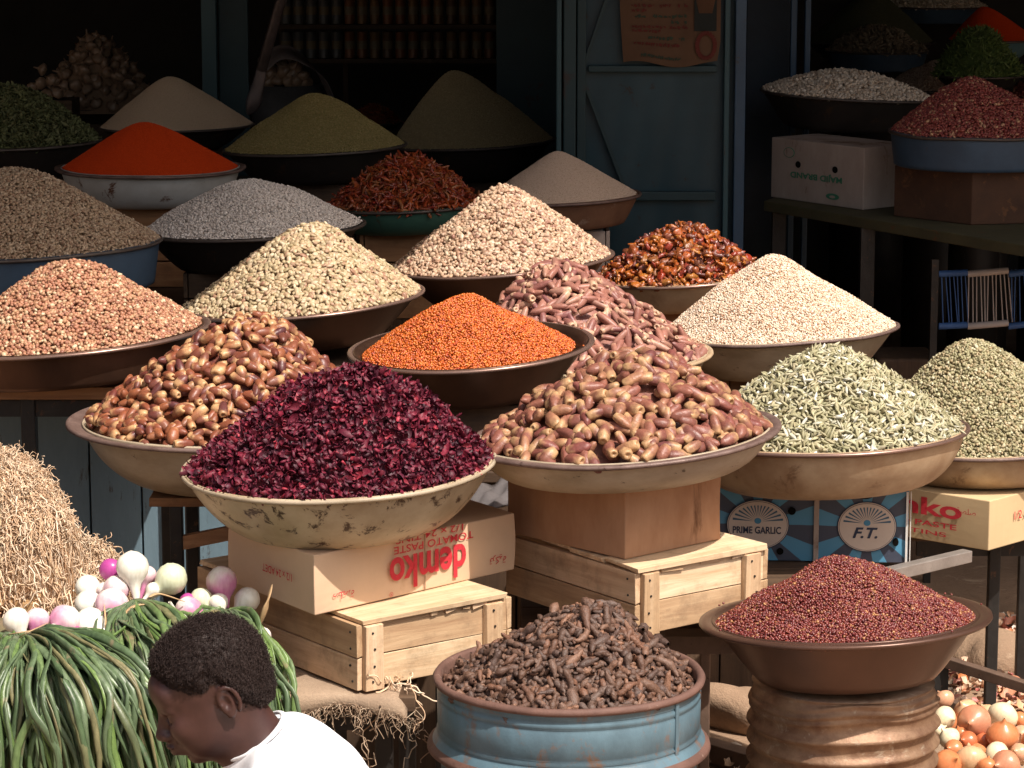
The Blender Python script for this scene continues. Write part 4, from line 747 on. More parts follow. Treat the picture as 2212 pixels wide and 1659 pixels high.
# ---- second tomato carton at the right
C, ang, lu, lv, ph_ = frame_from(Z(2135, 1190, zb), Z(1965, 1161, zb), Z(2212, 1168, zb)); lu *= 1.9; k_ = 2.6; lv *= k_; hd = .128
t2 = carton('tomato_carton', C, ang, lu, lv, hd, zb, M_CARDY, 'yellowish carton with upright red lettering behind the garlic carton', ph_, .002, 7)
rL = Vector((-math.cos(ph_), -math.sin(ph_), 0)); nL = Vector((-math.sin(ph_), math.cos(ph_), 0)); nL = -nL if nL.x > 0 else nL; oL = Vector((math.cos(ph_)*lv, math.sin(ph_)*lv, 0))+nL*.003
one = lv/k_   # px 1965..2135
text(t2, 'demko', oL, rL, w_, nL, lv-one*1.06, hd*.70, one*1.45, hd*.36, M_RED, False, .028)
text(t2, 'TOMATO PASTE', oL, rL, w_, nL, lv-one*1.12, hd*.36, one*1.45, hd*.11, M_RED, False, .012)
text(t2, '1/2 x 24 TINS', oL, rL, w_, nL, lv-one*1.15, hd*.18, one*1.25, hd*.09, M_RED, False, .006)
text(t2, '\uFE94\uFEBC\uFEE0\uFEBB', oL, rL, w_, nL, lv-one*.28, hd*.72, one*.24, hd*.12, M_RED)
text(t2, '1/2 x 24 ADET', (0, -.003, 0), u_, w_, n_, lu*.66, hd*.58, lu*.62, hd*.17, M_RED, False, .006)
# ---- printed white carton in the right stall
C, ang, lu, lv, ph_ = frame_from(Z(1864, 454, RZ+.001), Z(1665, 426, RZ+.001), Z(1932, 447, RZ+.001)); hm = base_z('wb')-RZ-.003
mj = empty('white_carton', (C.x, C.y, RZ+.001)); tag(mj, 'stained white carton with upside down green lettering under the white beans', 'carton')
Lp = Z(1665, 426, RZ)-C; Rp = Z(1932, 447, RZ)-C; Lp.z = Rp.z = 0; Rp = Rp*1.5
bm = bmesh.new(); q4 = [Vector((0, 0, 0)), Rp, Lp+Rp, Lp]; lo = [bm.verts.new(p) for p in q4]; hi = [bm.verts.new(p+Vector((0, 0, hm))) for p in q4]; bm.faces.new(lo[::-1]); bm.faces.new(hi)
for i in range(4): j = (i+1) % 4; bm.faces.new((lo[i], lo[j], hi[j], hi[i]))
bmobj('carton_body', bm, M_CARDW, mj, bevel=.003); rJ = (-Lp).normalized(); nJ = Vector((rJ.y, -rJ.x, 0)); wJ = Lp.length; 
text(mj, 'MAJID BRAND', Lp+nJ*.001, rJ, w_, nJ, wJ*.50, hm*.44, wJ*.56, hm*.13, M_GREEN, True, .03)
def facedisc(par, o, r, n, cx, cz, rx, rz, mat, name, off=.001):
    bm = bmesh.new(); r, n = Vector(r), Vector(n); m = Matrix((r*rx, Vector((0, 0, rz)), n*.001)).transposed().to_4x4(); m.translation = Vector(o)+r*cx+Vector((0, 0, cz))+n*off
    bmesh.ops.create_cone(bm, cap_ends=True, segments=24, radius1=1, radius2=1, depth=1, matrix=m); return bmobj(name, bm, mat, par)
facedisc(mj, Lp, rJ, nJ, wJ*.30, hm*.60, wJ*.028, hm*.055, M_BLACK, 'vent_hole_shade'); facedisc(mj, Lp, rJ, nJ, wJ*.70, hm*.59, wJ*.028, hm*.055, M_BLACK, 'vent_hole_shade')
facedisc(mj, Lp, rJ, nJ, wJ*.68, hm*.15, wJ*.07, hm*.05, M_GREEN, 'logo', .0012); facedisc(mj, Lp, rJ, nJ, wJ*.68, hm*.145, wJ*.03, hm*.022, M_CARDW, 'logo_gap', .0022)
facedisc(mj, Lp, rJ, nJ, wJ*.20, hm*.78, wJ*.06, hm*.085, M_GREEN, 'logo', .0012); facedisc(mj, Lp, rJ, nJ, wJ*.20, hm*.78, wJ*.052, hm*.075, M_CARDW, 'logo_gap', .0022)
# brown wooden box under the red beans
C = Z(2098, 486, RZ+.001); Lp = Z(1930, 467, RZ)-C; Rp = Z(2195, 484, RZ)-C; Lp.z = Rp.z = 0; h5 = base_z('rb')-RZ-.003
wb5 = empty('wooden_box', (C.x, C.y, RZ+.001)); tag(wb5, 'brown wooden box under the red bean tin', 'box')
bm = bmesh.new(); Rq = Rp*1.6; q4 = [Vector((0, 0, 0)), Rq, Lp+Rq, Lp]; lo = [bm.verts.new(p) for p in q4]; hi = [bm.verts.new(p+Vector((0, 0, h5))) for p in q4]; bm.faces.new(lo[::-1]); bm.faces.new(hi)
for i in range(4): j = (i+1) % 4; bm.faces.new((lo[i], lo[j], hi[j], hi[i]))
bmobj('box_body', bm, surf('rusty_board', (.11, .05, .025), (.06, .03, .018), (.16, .07, .03), scale=7, rough=.8, spot_cut=.58), wb5, bevel=.003)
# white block glimpsed beneath the blue tin and under the grey powder
bx = U(372, 632, 7.2); o = box_obj('pale_box', (bx.x, 7.10, 1.02), (.17, .10, .068), surf('pale_blue_box', (.24, .34, .42), (.15, .2, .25), (.2, .12, .08), rough=.7, spot_cut=.6)); tag(o, 'pale blue box under the left end of the yellowish beans', 'box')
# ---------------------------------------------------------------- drums
M_DRUM = surf('blue_drum_paint', (.12, .20, .245), (.065, .105, .13), (.17, .10, .065), scale=9, stretch=(1, 1, .7), rough=.42, spot_cut=.535, bmp=.25, bscale=35, sscale=20, sspread=.12)
M_DRUMR = surf('drum_rust', (.17, .09, .068), (.095, .048, .036), (.26, .18, .14), scale=12, rough=.7, spot_cut=.62, bmp=.4)
M_OLDRUST = surf('old_rusty_tin', (.34, .215, .13), (.13, .06, .034), (.42, .34, .25), scale=16, stretch=(1, 1, 1.3), rough=.5, metal=.35, spot_cut=.57, bmp=.5, bscale=45, sscale=22, sspread=.15)
def drum():
    R = .25; hw = 289; Yd = 5.25
    for _ in range(3):
        p = U(1229, 1455, Yd); dep = p.y*CT+(CAMZ-p.z)*ST; Yd *= (R/hw*F)/dep
    p = U(1229, 1455, Yd); t = empty('blue_drum', (p.x, p.y, 0)); tag(t, 'dented blue steel drum full of dark roots', 'drum'); z = p.z
    prof = [(R-.004, z-.004), (R-.003, z-.018), (R-.007, z-.022), (R-.003, z-.027), (R-.003, z-.034), (R-.006, z-.037), (R-.003, z-.041), (R-.004, z-.092), (R-.007, z-.096), (R-.002, z-.101), (R-.006, z-.105), (R-.001, z-.110), (R+.006, z-.122)]
    v, f = lathe(prof, 120, .003, 4, .002); o = link('drum_wall', npmesh('drum_wall', v, f), t); o.data.materials.append(M_DRUM)
    v, f = lathe([(R+.004, z-.120), (R+.014, z-.128), (R+.016, z-.136), (R+.006, z-.144), (R-.006, z-.148)], 120, .0, 4); o = link('rolling_hoop', npmesh('rolling_hoop', v, f), t); o.data.materials.append(M_DRUMR)
    v, f = lathe([(R-.006, z-.147), (R-.010, z-.16), (R-.011, z-.34), (R-.004, z-.35), (R-.011, z-.36), (R-.011, .02), (R-.003, .012), (R-.003, .0)], 120, 0, 4); o = link('lower_wall', npmesh('lower_wall', v, f), t); o.data.materials.append(M_DRUM)
    v, f = lathe([(R-.012, z-.03), (R-.011, z-.002), (R-.006, z+.0035), (R+.001, z+.003), (R+.005, z-.003), (R+.003, z-.009), (R-.003, z-.010)], 120, .003, 4, .002); o = link('rim', npmesh('rim', v, f), t); o.data.materials.append(M_DRUMR)
    a = math.atan2(-.62, .78); bm = bmesh.new(); addbox(bm, ((R-.003)*math.cos(a), (R-.003)*math.sin(a), z-.06), (.004, .010, .10), Matrix.Rotation(a, 3, 'Z')); bmobj('seam', bm, M_DRUM, t, bevel=.001)
    # fill
    b = dict(p=p, R=R-.008, M=Matrix.Identity(3), o=t); B['drum'] = b
    rng = np.random.default_rng(40); ax, h = heap_dims(b, 1290, 1312, 1, -.018); H = Heap(R-.016, h, ax, .0, .30, .010, 5, 1.0)
    small = [b_worm(.021, .0125, k, .3, .22, 6, 6) for k in range(5)]+[b_lump(.016, .012, k, .2, 1) for k in range(3)]; big = [b_worm(.040, .014, k+20, .45, .25, 9, 7) for k in range(8)]
    A = math.pi*H.r*math.hypot(H.r, h); V = []
    for bases, n, dz, tl in ((small, int(2.1*A/(.02*.012*.8)), -.004, .5), (big, int(.55*A/(.04*.014*.8)), .002, .45)):
        P, nn = H.pts(n, rng, .8); P[:, 2] -= .018; P = P+nn*(rng.uniform(-.8, .5, n)*.007+dz)[:, None]; V.append(pack(bases, P, frames(nn, rng, tl, .9), np.clip(rng.normal(1, .2, n), .6, 1.6), rng))
    cv, cf = H.core(.016); cv[:, 2] -= .018; o0 = len(V[0][0]); v = np.concatenate([V[0][0], V[1][0], cv]); fs = V[0][1]+[q+o0 for q in V[1][1]]+[cf+o0+len(V[1][0])]
    at = {k: np.concatenate([V[0][2][k], V[1][2][k], np.full(len(cv), .1)]) for k in ('rnd', 't')}
    o = link('root_heap', npmesh('root_heap', v, fs, at)); o.data.materials.append(G_ROOT); o.location = p; tag(o, 'heap of knobbly dark brown roots in the blue drum', 'heap', kind='stuff')
drum()
def rusty():
    b = B['rs']; p = b['p']; zt = p.z-b['depth']-.006; R = .178; t = empty('rusty_drum', (p.x+.0, p.y+.01, 0)); tag(t, 'crushed rusty ribbed drum under the dark red seed pan', 'drum')
    prof = []; z = 0.0
    n = 150
    for i in range(n+1):
        z = zt*i/n; k = zt-z; pitch = .040 if k > .045 else .016; am = .0065 if k > .045 else .0035
        r = R+.006*math.sin(z*2.1)+am*(2*(1-abs(math.sin(math.pi*k/pitch)))**1.3-.6)
        if k < .03: r -= (.03-k)*.35
        prof.append((r, z))
    v, f = lathe(prof+[(R*.6, zt), (.001, zt-.002)], 160, .0, 6)
    th = np.arctan2(v[:, 1], v[:, 0]); zz_ = v[:, 2]; k = zt-zz_; g = np.clip(1-k/.10, 0, 1)
    v[:, 2] -= .010*np.sin(th*2+1.0)*g*(k > .012)+.004*np.sin(th*5)*g*(k > .012); w = 1+.012*np.sin(th*3+zz_*14)+.010*np.sin(th*7+zz_*31+2)*g-.05*np.exp(-((th+1.25)/.35)**2)*np.exp(-((k-.05)/.018)**2); v[:, :2] *= w[:, None]
    o = link('drum_body', npmesh('drum_body', v, f), t); o.data.materials.append(M_OLDRUST)
rusty()
# ---------------------------------------------------------------- burlap with frayed edge
M_BURL = surf('burlap', (.40, .29, .20), (.27, .19, .13), (.52, .41, .30), scale=9, rough=.95, spot_cut=.6, bmp=.8, bscale=180, bdist=.003, sspread=.2)
M_FIB = grain('golden_fibre', [(0, (.54, .34, .19)), (.35, (.80, .57, .38)), (.75, (.90, .74, .56)), (1, (.62, .38, .22))], rough=.7, spec=.25, nscale=40, bmp=0)
def burlap():
    x0, x1, y0, y1 = -1.98, -.185, 5.215, 5.95; nx, ny = 150, 50; r = np.random.default_rng(3); gx, gy = np.meshgrid(np.linspace(0, 1, nx), np.linspace(0, 1, ny), indexing='ij')
    X_ = x0+gx*(x1-x0); Y_ = y0+gy*(y1-y0)+.012*np.sin(gx*37)*(1-gy)**6; Z_ = T1Z-.006+.0015*np.sin(X_*31+Y_*13)+.0012*np.sin(Y_*47-X_*9)
    ed = np.clip((.05-gy)/.05, 0, 1); Z_ = Z_-.03*ed**1.5-.008*np.sin(gx*60)*ed; Y_ = Y_+.028*ed; er = np.clip((gx-.975)/.025, 0, 1); Z_ -= .03*er**1.5; X_ -= .02*er
    v = np.stack([X_, Y_, Z_], -1).reshape(-1, 3); i = np.arange(nx-1)[:, None]*ny; j = np.arange(ny-1)[None]; f = np.stack([i+j, i+ny+j, i+ny+j+1, i+j+1], -1).reshape(-1, 4)
    t = link('burlap', npmesh('burlap', v, f)); t.data.materials.append(M_BURL); tag(t, 'grey brown burlap with frayed edge covering the low table', 'cloth'); s = t.modifiers.new('s', 'SOLIDIFY'); s.thickness = .003; s.offset = -1
    parts = []; rn = []
    for k in range(1500):
        x = r.uniform(x0, x1); i_ = min(nx-1, int((x-x0)/(x1-x0)*(nx-1))); b0 = v[i_*ny]; n = 7; ln = abs(r.normal(.012, .009))+.005; q = np.cumsum(np.concatenate([[[0, 0, 0]], r.normal(0, ln*.22, (n-1, 3))+[0, -ln*.06, -ln/(n-1)]]), 0)+[x, b0[1]-.001, b0[2]+.004]
        parts.append(tube(q, .0009, 3)); rn.append(np.full(n*3, r.uniform()))
    for k in range(5):    # long loose threads
        x = r.uniform(-.62, x1); n = 16; q = np.cumsum(np.concatenate([[[0, 0, 0]], r.normal(0, .008, (n-1, 3))+[0, -.001, -.009]]), 0)+[x, y0+.02, T1Z-.03]; parts.append(tube(q, .0013, 4)); rn.append(np.full(n*4, r.uniform()))
    V, Fq = merge(parts); at = np.concatenate(rn); o = link('fringe', npmesh('fringe', V, Fq, dict(rnd=at, t=at*0)), t); o.data.materials.append(grain('burlap_thread', [(0, (.26, .17, .11)), (.6, (.40, .28, .19)), (1, (.56, .44, .32))], rough=.8, spec=.2, bmp=0)); o['kind'] = 'stuff'
burlap()
# tuft of roots hanging below the crate
def tuft(c, rad, n, seed, label, name, ln=.10, par=None):
    r = np.random.default_rng(seed); parts = []; rn = []
    for k in range(n):
        m = 14; p0 = np.array(c)+r.normal(0, 1, 3)*np.array(rad); d = r.normal(0, .5, 3)+[0, 0, -.5]; q = [p0]
        for i in range(m-1): d = d*.72+r.normal(0, .55, 3)+[0, -.02, -.16]; q.append(q[-1]+d*ln/m*.8)
        parts.append(tube(smoothpath(q, 26), .0016*r.uniform(.5, 1.3), 4)); rn.append(np.full(26*4, r.uniform()))
    V, Fq = merge(parts); at = np.concatenate(rn); o = link(name, npmesh(name, V, Fq, dict(rnd=at, t=at*0)), par); o.data.materials.append(M_FIB); tag(o, label, 'roots', kind='stuff'); return o
tp = U(868, 1475, 5.30); tuft((tp.x, tp.y, tp.z), (.020, .012, .010), 20, 5, 'tuft of pale roots hanging under the front pine crate', 'root_tuft')
# ---------------------------------------------------------------- heap of golden fibrous roots, left
def fibres():
    r = np.random.default_rng(9); c = U(38, 1250, 5.66); parts = []; rn = []
    def mound(cx, cy, z0, R, h, seed, nl, ns, flat=.62):
        H = Heap(R, h, 0, 0, .55, .012, seed, flat); cv, cf = H.core(.012); cv = cv+[cx, cy, z0]; parts.append((cv, cf)); rn.append(np.full(len(cv), .15))
        for k in range(nl):
            m = 15; u0 = r.uniform(0, .75)**.8; u = np.linspace(u0, min(u0+r.uniform(.2, .6), 1.05), m); th = r.uniform(0, 6.28)+np.cumsum(r.normal(0, .035, m)); P = H.xyz(u, th); P[:, 2] -= np.clip(u-1, 0, 1)*.3
            P[:, :2] += (P[:, :2]/(np.linalg.norm(P[:, :2], axis=1)[:, None]+1e-6))*r.uniform(-.004, .012); P[:, 2] += r.uniform(-.004, .010)
            P += np.cumsum(r.normal(0, .0026, (m, 3)), 0)+r.normal(0, .0022, (m, 3)); parts.append(tube(P+[cx, cy, z0], r.uniform(.0007, .0017), 3)); rn.append(np.full(m*3, r.uniform()))
        for k in range(ns):
            m = 10; u0 = math.sqrt(r.uniform(0, 1)); P0 = H.xyz(np.array([u0]), np.array([r.uniform(0, 6.28)]))[0]; d = r.normal(0, 1, 3); q = [P0+[0, 0, .004]]
            for i in range(m-1): d = d*.55+r.normal(0, 1, 3); q.append(q[-1]+d/np.linalg.norm(d)*.0065)
            parts.append(tube(np.array(q)+[cx, cy, z0], r.uniform(.0006, .0013), 3)); rn.append(np.full(m*3, r.uniform()))
    mound(c.x-.045, 5.68, .735, .165, .30, 1, 2000, 6500, .40)
    mound(c.x+.115, 5.78, .665, .14, .16, 2, 700, 1500, .8); mound(c.x-.3, 5.74, .665, .2, .3, 3, 700, 800, .6)
    for k in range(150):    # strands hanging over the crate
        x = c.x+r.uniform(-.18, .20); m = 16; q = np.cumsum(np.concatenate([[[0, 0, 0]], r.normal(0, .0075, (m-1, 3))+[0, -.001, -r.uniform(.006, .014)]]), 0)+[x, 5.68-math.sqrt(max(.0001, .19**2-(x-c.x)**2))*.98, .80+r.uniform(-.02, .06)]
        q[:, 2] = np.maximum(q[:, 2], T1Z+.001); parts.append(tube(smoothpath(q, 30), r.uniform(.001, .002), 4)); rn.append(np.full(120, r.uniform()))
    V, Fq = merge(parts); at = np.concatenate(rn); o = link('fibre_heap', npmesh('fibre_heap', V, Fq, dict(rnd=at, t=at*0))); o.data.materials.append(M_FIB); tag(o, 'shaggy heap of golden fibrous roots at the left edge', 'heap', kind='stuff')
    t = empty('plastic_crate', (c.x-.02, 5.50, T1Z)); tag(t, 'tan slotted plastic crate under the heap of golden fibres', 'crate'); mp = surf('tan_plastic', (.50, .32, .16), (.38, .23, .11), rough=.45)
    def pt(nm, c_, s_): bm = bmesh.new(); addbox(bm, c_, s_); bmobj(nm, bm, mp, t, bevel=.002)
    for x in (-.15, .075): pt('corner_post', (x, 0, .06), (.032, .03, .12))
    pt('top_rail', (-.0375, 0, .112), (.19, .014, .022)); pt('bottom_rail', (-.0375, 0, .02), (.19, .014, .04)); pt('middle_rail', (-.0375, 0, .068), (.19, .010, .008))
    for i in range(13): pt('slat', (-.125+.0146*i, 0, .07), (.005, .008, .075))
    pt('side_panel', (.080, .10, .06), (.014, .17, .12)); pt('side_panel', (-.155, .10, .06), (.014, .17, .12))
fibres()
# ---------------------------------------------------------------- spring onions
def onion_mat(name, body, blush, cut=.55):
    m, nt, bs = newmat(name); co = coords(nt); sp_ = N(nt, 'SeparateXYZ'); L(nt, co, sp_.inputs[0]); n1 = noise(nt, 16, 3, .6, co); ad = N(nt, 'Math', operation='ADD'); L(nt, n1.outputs[0], ad.inputs[0])
    at = N(nt, 'Attribute', attribute_name='t'); tm = N(nt, 'Math', operation='MULTIPLY'); L(nt, at.outputs['Fac'], tm.inputs[0]); tm.inputs[1].default_value = .45; L(nt, tm.outputs[0], ad.inputs[1]); r_ = ramp(nt, [(cut, (0, 0, 0)), (cut+.25, (1, 1, 1))]); mu = N(nt, 'Math', operation='MULTIPLY'); L(nt, ad.outputs[0], mu.inputs[0]); mu.inputs[1].default_value = .6; L(nt, mu.outputs[0], r_.inputs[0])
    c = mixc(nt, r_.outputs[0], body, blush); cs = coords(nt, (60, 60, 5)); n2 = noise(nt, 3, 4, .6, cs); r2 = ramp(nt, [(.35, (.86, .84, .80)), (.65, (1, 1, 1))]); L(nt, n2.outputs[0], r2.inputs[0]); c = mixc(nt, 1.0, c, r2.outputs[0], 'MULTIPLY')
    L(nt, c, bs.inputs['Base Color']); bs.inputs['Roughness'].default_value = .3; bs.inputs['Specular IOR Level'].default_value = .5; return m
OW = onion_mat('white_onion_skin', (.80, .77, .68), (.70, .45, .50), .62); OP = onion_mat('blushed_onion_skin', (.80, .74, .68), (.58, .20, .38), .27); OM = onion_mat('magenta_onion_skin', (.46, .07, .30), (.62, .30, .50), .5); OG = onion_mat('greenish_onion_skin', (.66, .70, .50), (.72, .66, .6), .5)
def leafmat(name, a, b, c):
    m, nt, bs = newmat(name); oi = N(nt, 'ObjectInfo'); at = N(nt, 'Attribute', attribute_name='rnd'); ad = N(nt, 'Math', operation='ADD'); L(nt, oi.outputs['Random'], ad.inputs[0]); L(nt, at.outputs['Fac'], ad.inputs[1]); fr = N(nt, 'Math', operation='FRACT'); L(nt, ad.outputs[0], fr.inputs[0])
    r_ = ramp(nt, [(0, a), (.4, b), (.72, c), (.86, a), (.94, (.24, .20, .10)), (1, a)]); L(nt, fr.outputs[0], r_.inputs[0]); co = coords(nt, (30, 30, 8)); n1 = noise(nt, 2.5, 5, .65, co); r2 = ramp(nt, [(.35, (.6, .62, .6)), (.65, (1.1, 1.1, 1.1))]); L(nt, n1.outputs[0], r2.inputs[0]); cc = mixc(nt, 1.0, r_.outputs[0], r2.outputs[0], 'MULTIPLY')
    n3 = noise(nt, 1.6, 3, .5, co); r3 = ramp(nt, [(.62, (0, 0, 0)), (.74, (.5, .5, .5))]); L(nt, n3.outputs[0], r3.inputs[0]); cc = mixc(nt, r3.outputs[0], cc, (.30, .19, .13))
    L(nt, cc, bs.inputs['Base Color']); bs.inputs['Roughness'].default_value = .38; bs.inputs['Specular IOR Level'].default_value = .45; bump(nt, bs, n1.outputs[0], .3, .003); return m
M_LEAF = leafmat('onion_leaf', (.075, .12, .055), (.13, .18, .095), (.15, .235, .065))
M_STRAW = plain('dry_leaf', (.55, .36, .19), .6)
def P_(px, py, Y): return np.array(U(px, py, Y)[:])
def bulb(par, px, py, rp, Y, npx, npy, mat, fat=1.0):
    """bulb at a picture point with its neck running to (npx, npy)"""
    c = P_(px, py, Y); s = np.linalg.norm(P_(px+1, py, Y)-c); r = rp*s*fat*1.17; e = P_(npx, npy, Y-.02); d = e-c; Ln = np.linalg.norm(d); d /= Ln
    zs = np.array([-1.03, -.99, -.9, -.72, -.42, 0, .4, .75, 1.0, 1.3]); rs = np.array([.03, .16, .44, .70, .92, 1.0, .90, .62, .42, .30]); t = list(zs*r); q = list(rs*r)
    if Ln > 1.5*r: t += [r*1.4+(Ln-1.4*r)*.5, Ln]; q += [.25*r, .2*r]
    P = c[None]+np.array(t)[:, None]*d; v, f = tube(P, np.array(q), 20); g = np.random.default_rng(int(px*7+py)); a = np.arctan2(*(np.random.default_rng(1).normal(size=2)))
    th_ = np.tile(np.linspace(0, 2*math.pi, 20, endpoint=False), n_ if False else len(q)); cc_ = np.repeat(P, 20, 0); v = cc_+(v-cc_)*(1+.05*np.sin(th_*2+g.uniform(0, 6))+.03*np.sin(th_*3+g.uniform(0, 6)))[:, None]; v = v+g.normal(0, r*.008, v.shape); n = len(t); tt = np.repeat((np.array(t)-t[0])/(t[-1]-t[0]), 20)
    o = link('bulb', npmesh('bulb', v, f, dict(rnd=tt*0, t=tt)), par); o.data.materials.append(mat); return o
def leaves(par, tie, paths, n, seed, nmass, w=.0075):
    """paths: list of picture paths [(px,py,Y)...]; leaves are spread between neighbouring paths"""
    r = np.random.default_rng(seed); mass = []; rn = []
    for k in range(n+nmass):
        f = r.uniform(0, len(paths)-1.001); i = int(f); g = f-i; A, Bp = paths[i], paths[i+1]; deep = k >= n; q = []
        jx, jy = r.normal(0, 20, len(A)), r.normal(0, 10, len(A)); yo = (r.uniform(.03, .11) if deep else r.uniform(-.035, .03))
        for a_i in range(len(A)):
            a, b_ = np.array(A[a_i], float), np.array(Bp[a_i], float); c = a+(b_-a)*g; sc = min(1, a_i*.8); q.append(P_(c[0]+jx[a_i]*sc, c[1]+jy[a_i]*sc, c[2]+yo*sc))
        cut = r.uniform(.55, 1.0) if r.random() < .35 else 1.0; q = smoothpath(q, 26)[:max(9, int(26*cut))]; m = len(q); q = q+np.cumsum(r.normal(0, .0013, (m, 3)), 0); kk = r.integers(5, m-2) if m > 9 else 0; q[kk:] += (np.arange(m-kk)[:, None])*r.normal(0, .0016, 3)*(r.random() < .3); tt = np.linspace(0, 1, m); w_ = w*r.uniform(.5, 1.35)
        rad = w_*np.minimum(1, .45+tt*3)*np.clip((1.02-tt)/.25, .12, 1)*(1+.10*np.sin(tt*r.uniform(8, 20)+r.uniform(0, 6))); v, fc = tube(q, rad, 7, r.uniform(.22, .62), up=(r.normal(0, .5), 1, r.normal(0, .5)))
        if deep: mass.append((v, fc)); rn.append(np.full(len(v), r.uniform()))
        else: o = link('leaf', npmesh('leaf', v, fc, dict(rnd=np.full(len(v), r.uniform()))), par); o.data.materials.append(M_LEAF)
    if mass: V, Fq = merge(mass); at = np.concatenate(rn); o = link('leaf_mass', npmesh('leaf_mass', V, Fq, dict(rnd=at)), par); o.data.materials.append(M_LEAF); o['kind'] = 'stuff'
def zb_(x, y): return x*.3521, y*.3521+1074.9
def bunch(name_label, tie, Yt, bulbs, paths, n, seed, nmass, w=.0075, ties=()):
    t = empty('spring_onion_bunch', (0, 0, 0)); tag(t, name_label, 'spring onions', 'bunches of spring onions on the burlap table')
    for x, y, rp, Y, nx, ny, m in bulbs:
        px, py = zb_(x, y); qx, qy = zb_(nx, ny); bulb(t, px, py, rp*.3521, Y, qx, qy, m)
    leaves(t, tie, paths, n, seed, nmass, w)
    for path, rad in ties:
        q = smoothpath([P_(*p) for p in path], 16); v, f = tube(q, rad*np.sin(np.linspace(.25, 2.9, 16)), 6, .35); o = link('tie', npmesh('tie', v, f), t); o.data.materials.append(M_STRAW)
    return t
pathsA = [[(30, 1375, 5.10), (0, 1400, 5.0), (-45, 1500, 4.93), (-70, 1640, 4.90), (-80, 1800, 4.9)],
          [(38, 1375, 5.10), (25, 1405, 4.99), (5, 1500, 4.90), (0, 1640, 4.87), (5, 1800, 4.87)],
          [(45, 1374, 5.10), (70, 1405, 4.98), (75, 1500, 4.88), (100, 1640, 4.85), (105, 1800, 4.85)],
          [(52, 1374, 5.10), (105, 1400, 4.98), (160, 1500, 4.88), (195, 1640, 4.85), (215, 1800, 4.85)],
          [(60, 1372, 5.10), (140, 1385, 4.99), (240, 1480, 4.90), (285, 1620, 4.87), (320, 1800, 4.87)],
          [(70, 1370, 5.11), (170, 1372, 5.02), (290, 1440, 4.95), (360, 1560, 4.92), (410, 1800, 4.92)]]
bunch('front left bunch of spring onions, long green leaves hanging from white bulbs', (45, 1375), 5.1,
      [(100, 755, 70, 5.16, 150, 870, OW), (230, 750, 64, 5.18, 200, 870, OP), (325, 805, 28, 5.16, 260, 870, OW), (400, 755, 82, 5.19, 320, 870, OP), (480, 845, 46, 5.17, 400, 900, OM)], pathsA, 98, 1, 330, .0064,
      [([(10, 1372, 5.06), (45, 1366, 5.04), (95, 1358, 5.08)], .003), ([(30, 1385, 5.05), (62, 1365, 5.03), (105, 1345, 5.09)], .0022), ([(-5, 1392, 5.03), (30, 1400, 5.0), (70, 1398, 4.99)], .005)])
pathsB = [[(285, 1300, 5.24), (258, 1345, 5.15), (262, 1420, 5.05), (300, 1560, 5.0), (320, 1760, 4.98)],
          [(290, 1300, 5.24), (290, 1345, 5.14), (310, 1420, 5.04), (335, 1560, 4.99), (350, 1760, 4.97)],
          [(295, 1299, 5.24), (330, 1345, 5.15), (380, 1430, 5.05), (420, 1560, 5.0), (440, 1760, 4.98)],
          [(300, 1298, 5.24), (360, 1330, 5.16), (430, 1400, 5.08), (480, 1540, 5.02), (500, 1760, 5.0)]]
bunch('middle bunch of spring onions behind the boy, topped by the tallest white bulb', (292, 1300), 5.24,
      [(540, 555, 70, 5.34, 620, 720, OW), (545, 655, 76, 5.28, 640, 780, OW), (640, 565, 40, 5.33, 700, 700, OP), (712, 560, 70, 5.30, 760, 720, OP), (685, 655, 84, 5.25, 670, 800, OP), (550, 775, 84, 5.21, 655, 835, OW),
       (680, 445, 62, 5.36, 780, 600, OM), (815, 430, 88, 5.31, 838, 620, OW), (905, 475, 48, 5.38, 860, 620, OP), (935, 565, 40, 5.34, 870, 640, OW), (1050, 500, 86, 5.36, 915, 610, OG)], pathsB, 85, 2, 240, .0064,
      [([(222, 1396, 5.10), (245, 1362, 5.14), (285, 1312, 5.18), (328, 1306, 5.2)], .007), ([(225, 1305, 5.22), (228, 1340, 5.18), (228, 1375, 5.12)], .002)])
pathsC = [[(470, 1322, 5.33), (430, 1325, 5.28), (400, 1345, 5.24), (390, 1365, 5.20), (385, 1400, 5.16)],
          [(480, 1320, 5.33), (470, 1345, 5.27), (480, 1400, 5.2), (500, 1500, 5.14), (510, 1700, 5.1)],
          [(495, 1318, 5.33), (530, 1345, 5.27), (560, 1410, 5.2), (575, 1500, 5.14), (585, 1700, 5.1)],
          [(505, 1316, 5.33), (552, 1352, 5.27), (592, 1430, 5.21), (612, 1530, 5.16), (640, 1700, 5.12)]]
bunch('right bunch of spring onions beside the pine crate, mostly hidden by the head', (490, 1320), 5.33,
      [(1360, 520, 86, 5.40, 1385, 680, OP), (1235, 620, 58, 5.37, 1300, 720, OG), (1515, 628, 70, 5.40, 1430, 720, OW), (1160, 690, 74, 5.33, 1260, 740, OP), (1150, 635, 42, 5.36, 1230, 700, OM), (1100, 745, 40, 5.3, 1040, 640, OW),
       (1340, 645, 50, 5.36, 1370, 740, OW), (1565, 815, 42, 5.32, 1540, 900, OG), (1605, 850, 50, 5.31, 1560, 930, OP), (1655, 1020, 55, 5.36, 1600, 1080, OP)], pathsC, 45, 3, 80, .0062,
      [([(560, 1352, 5.30), (575, 1310, 5.29), (588, 1262, 5.3)], .007), ([(400, 1300, 5.3), (345, 1283, 5.28), (322, 1290, 5.26)], .006)])
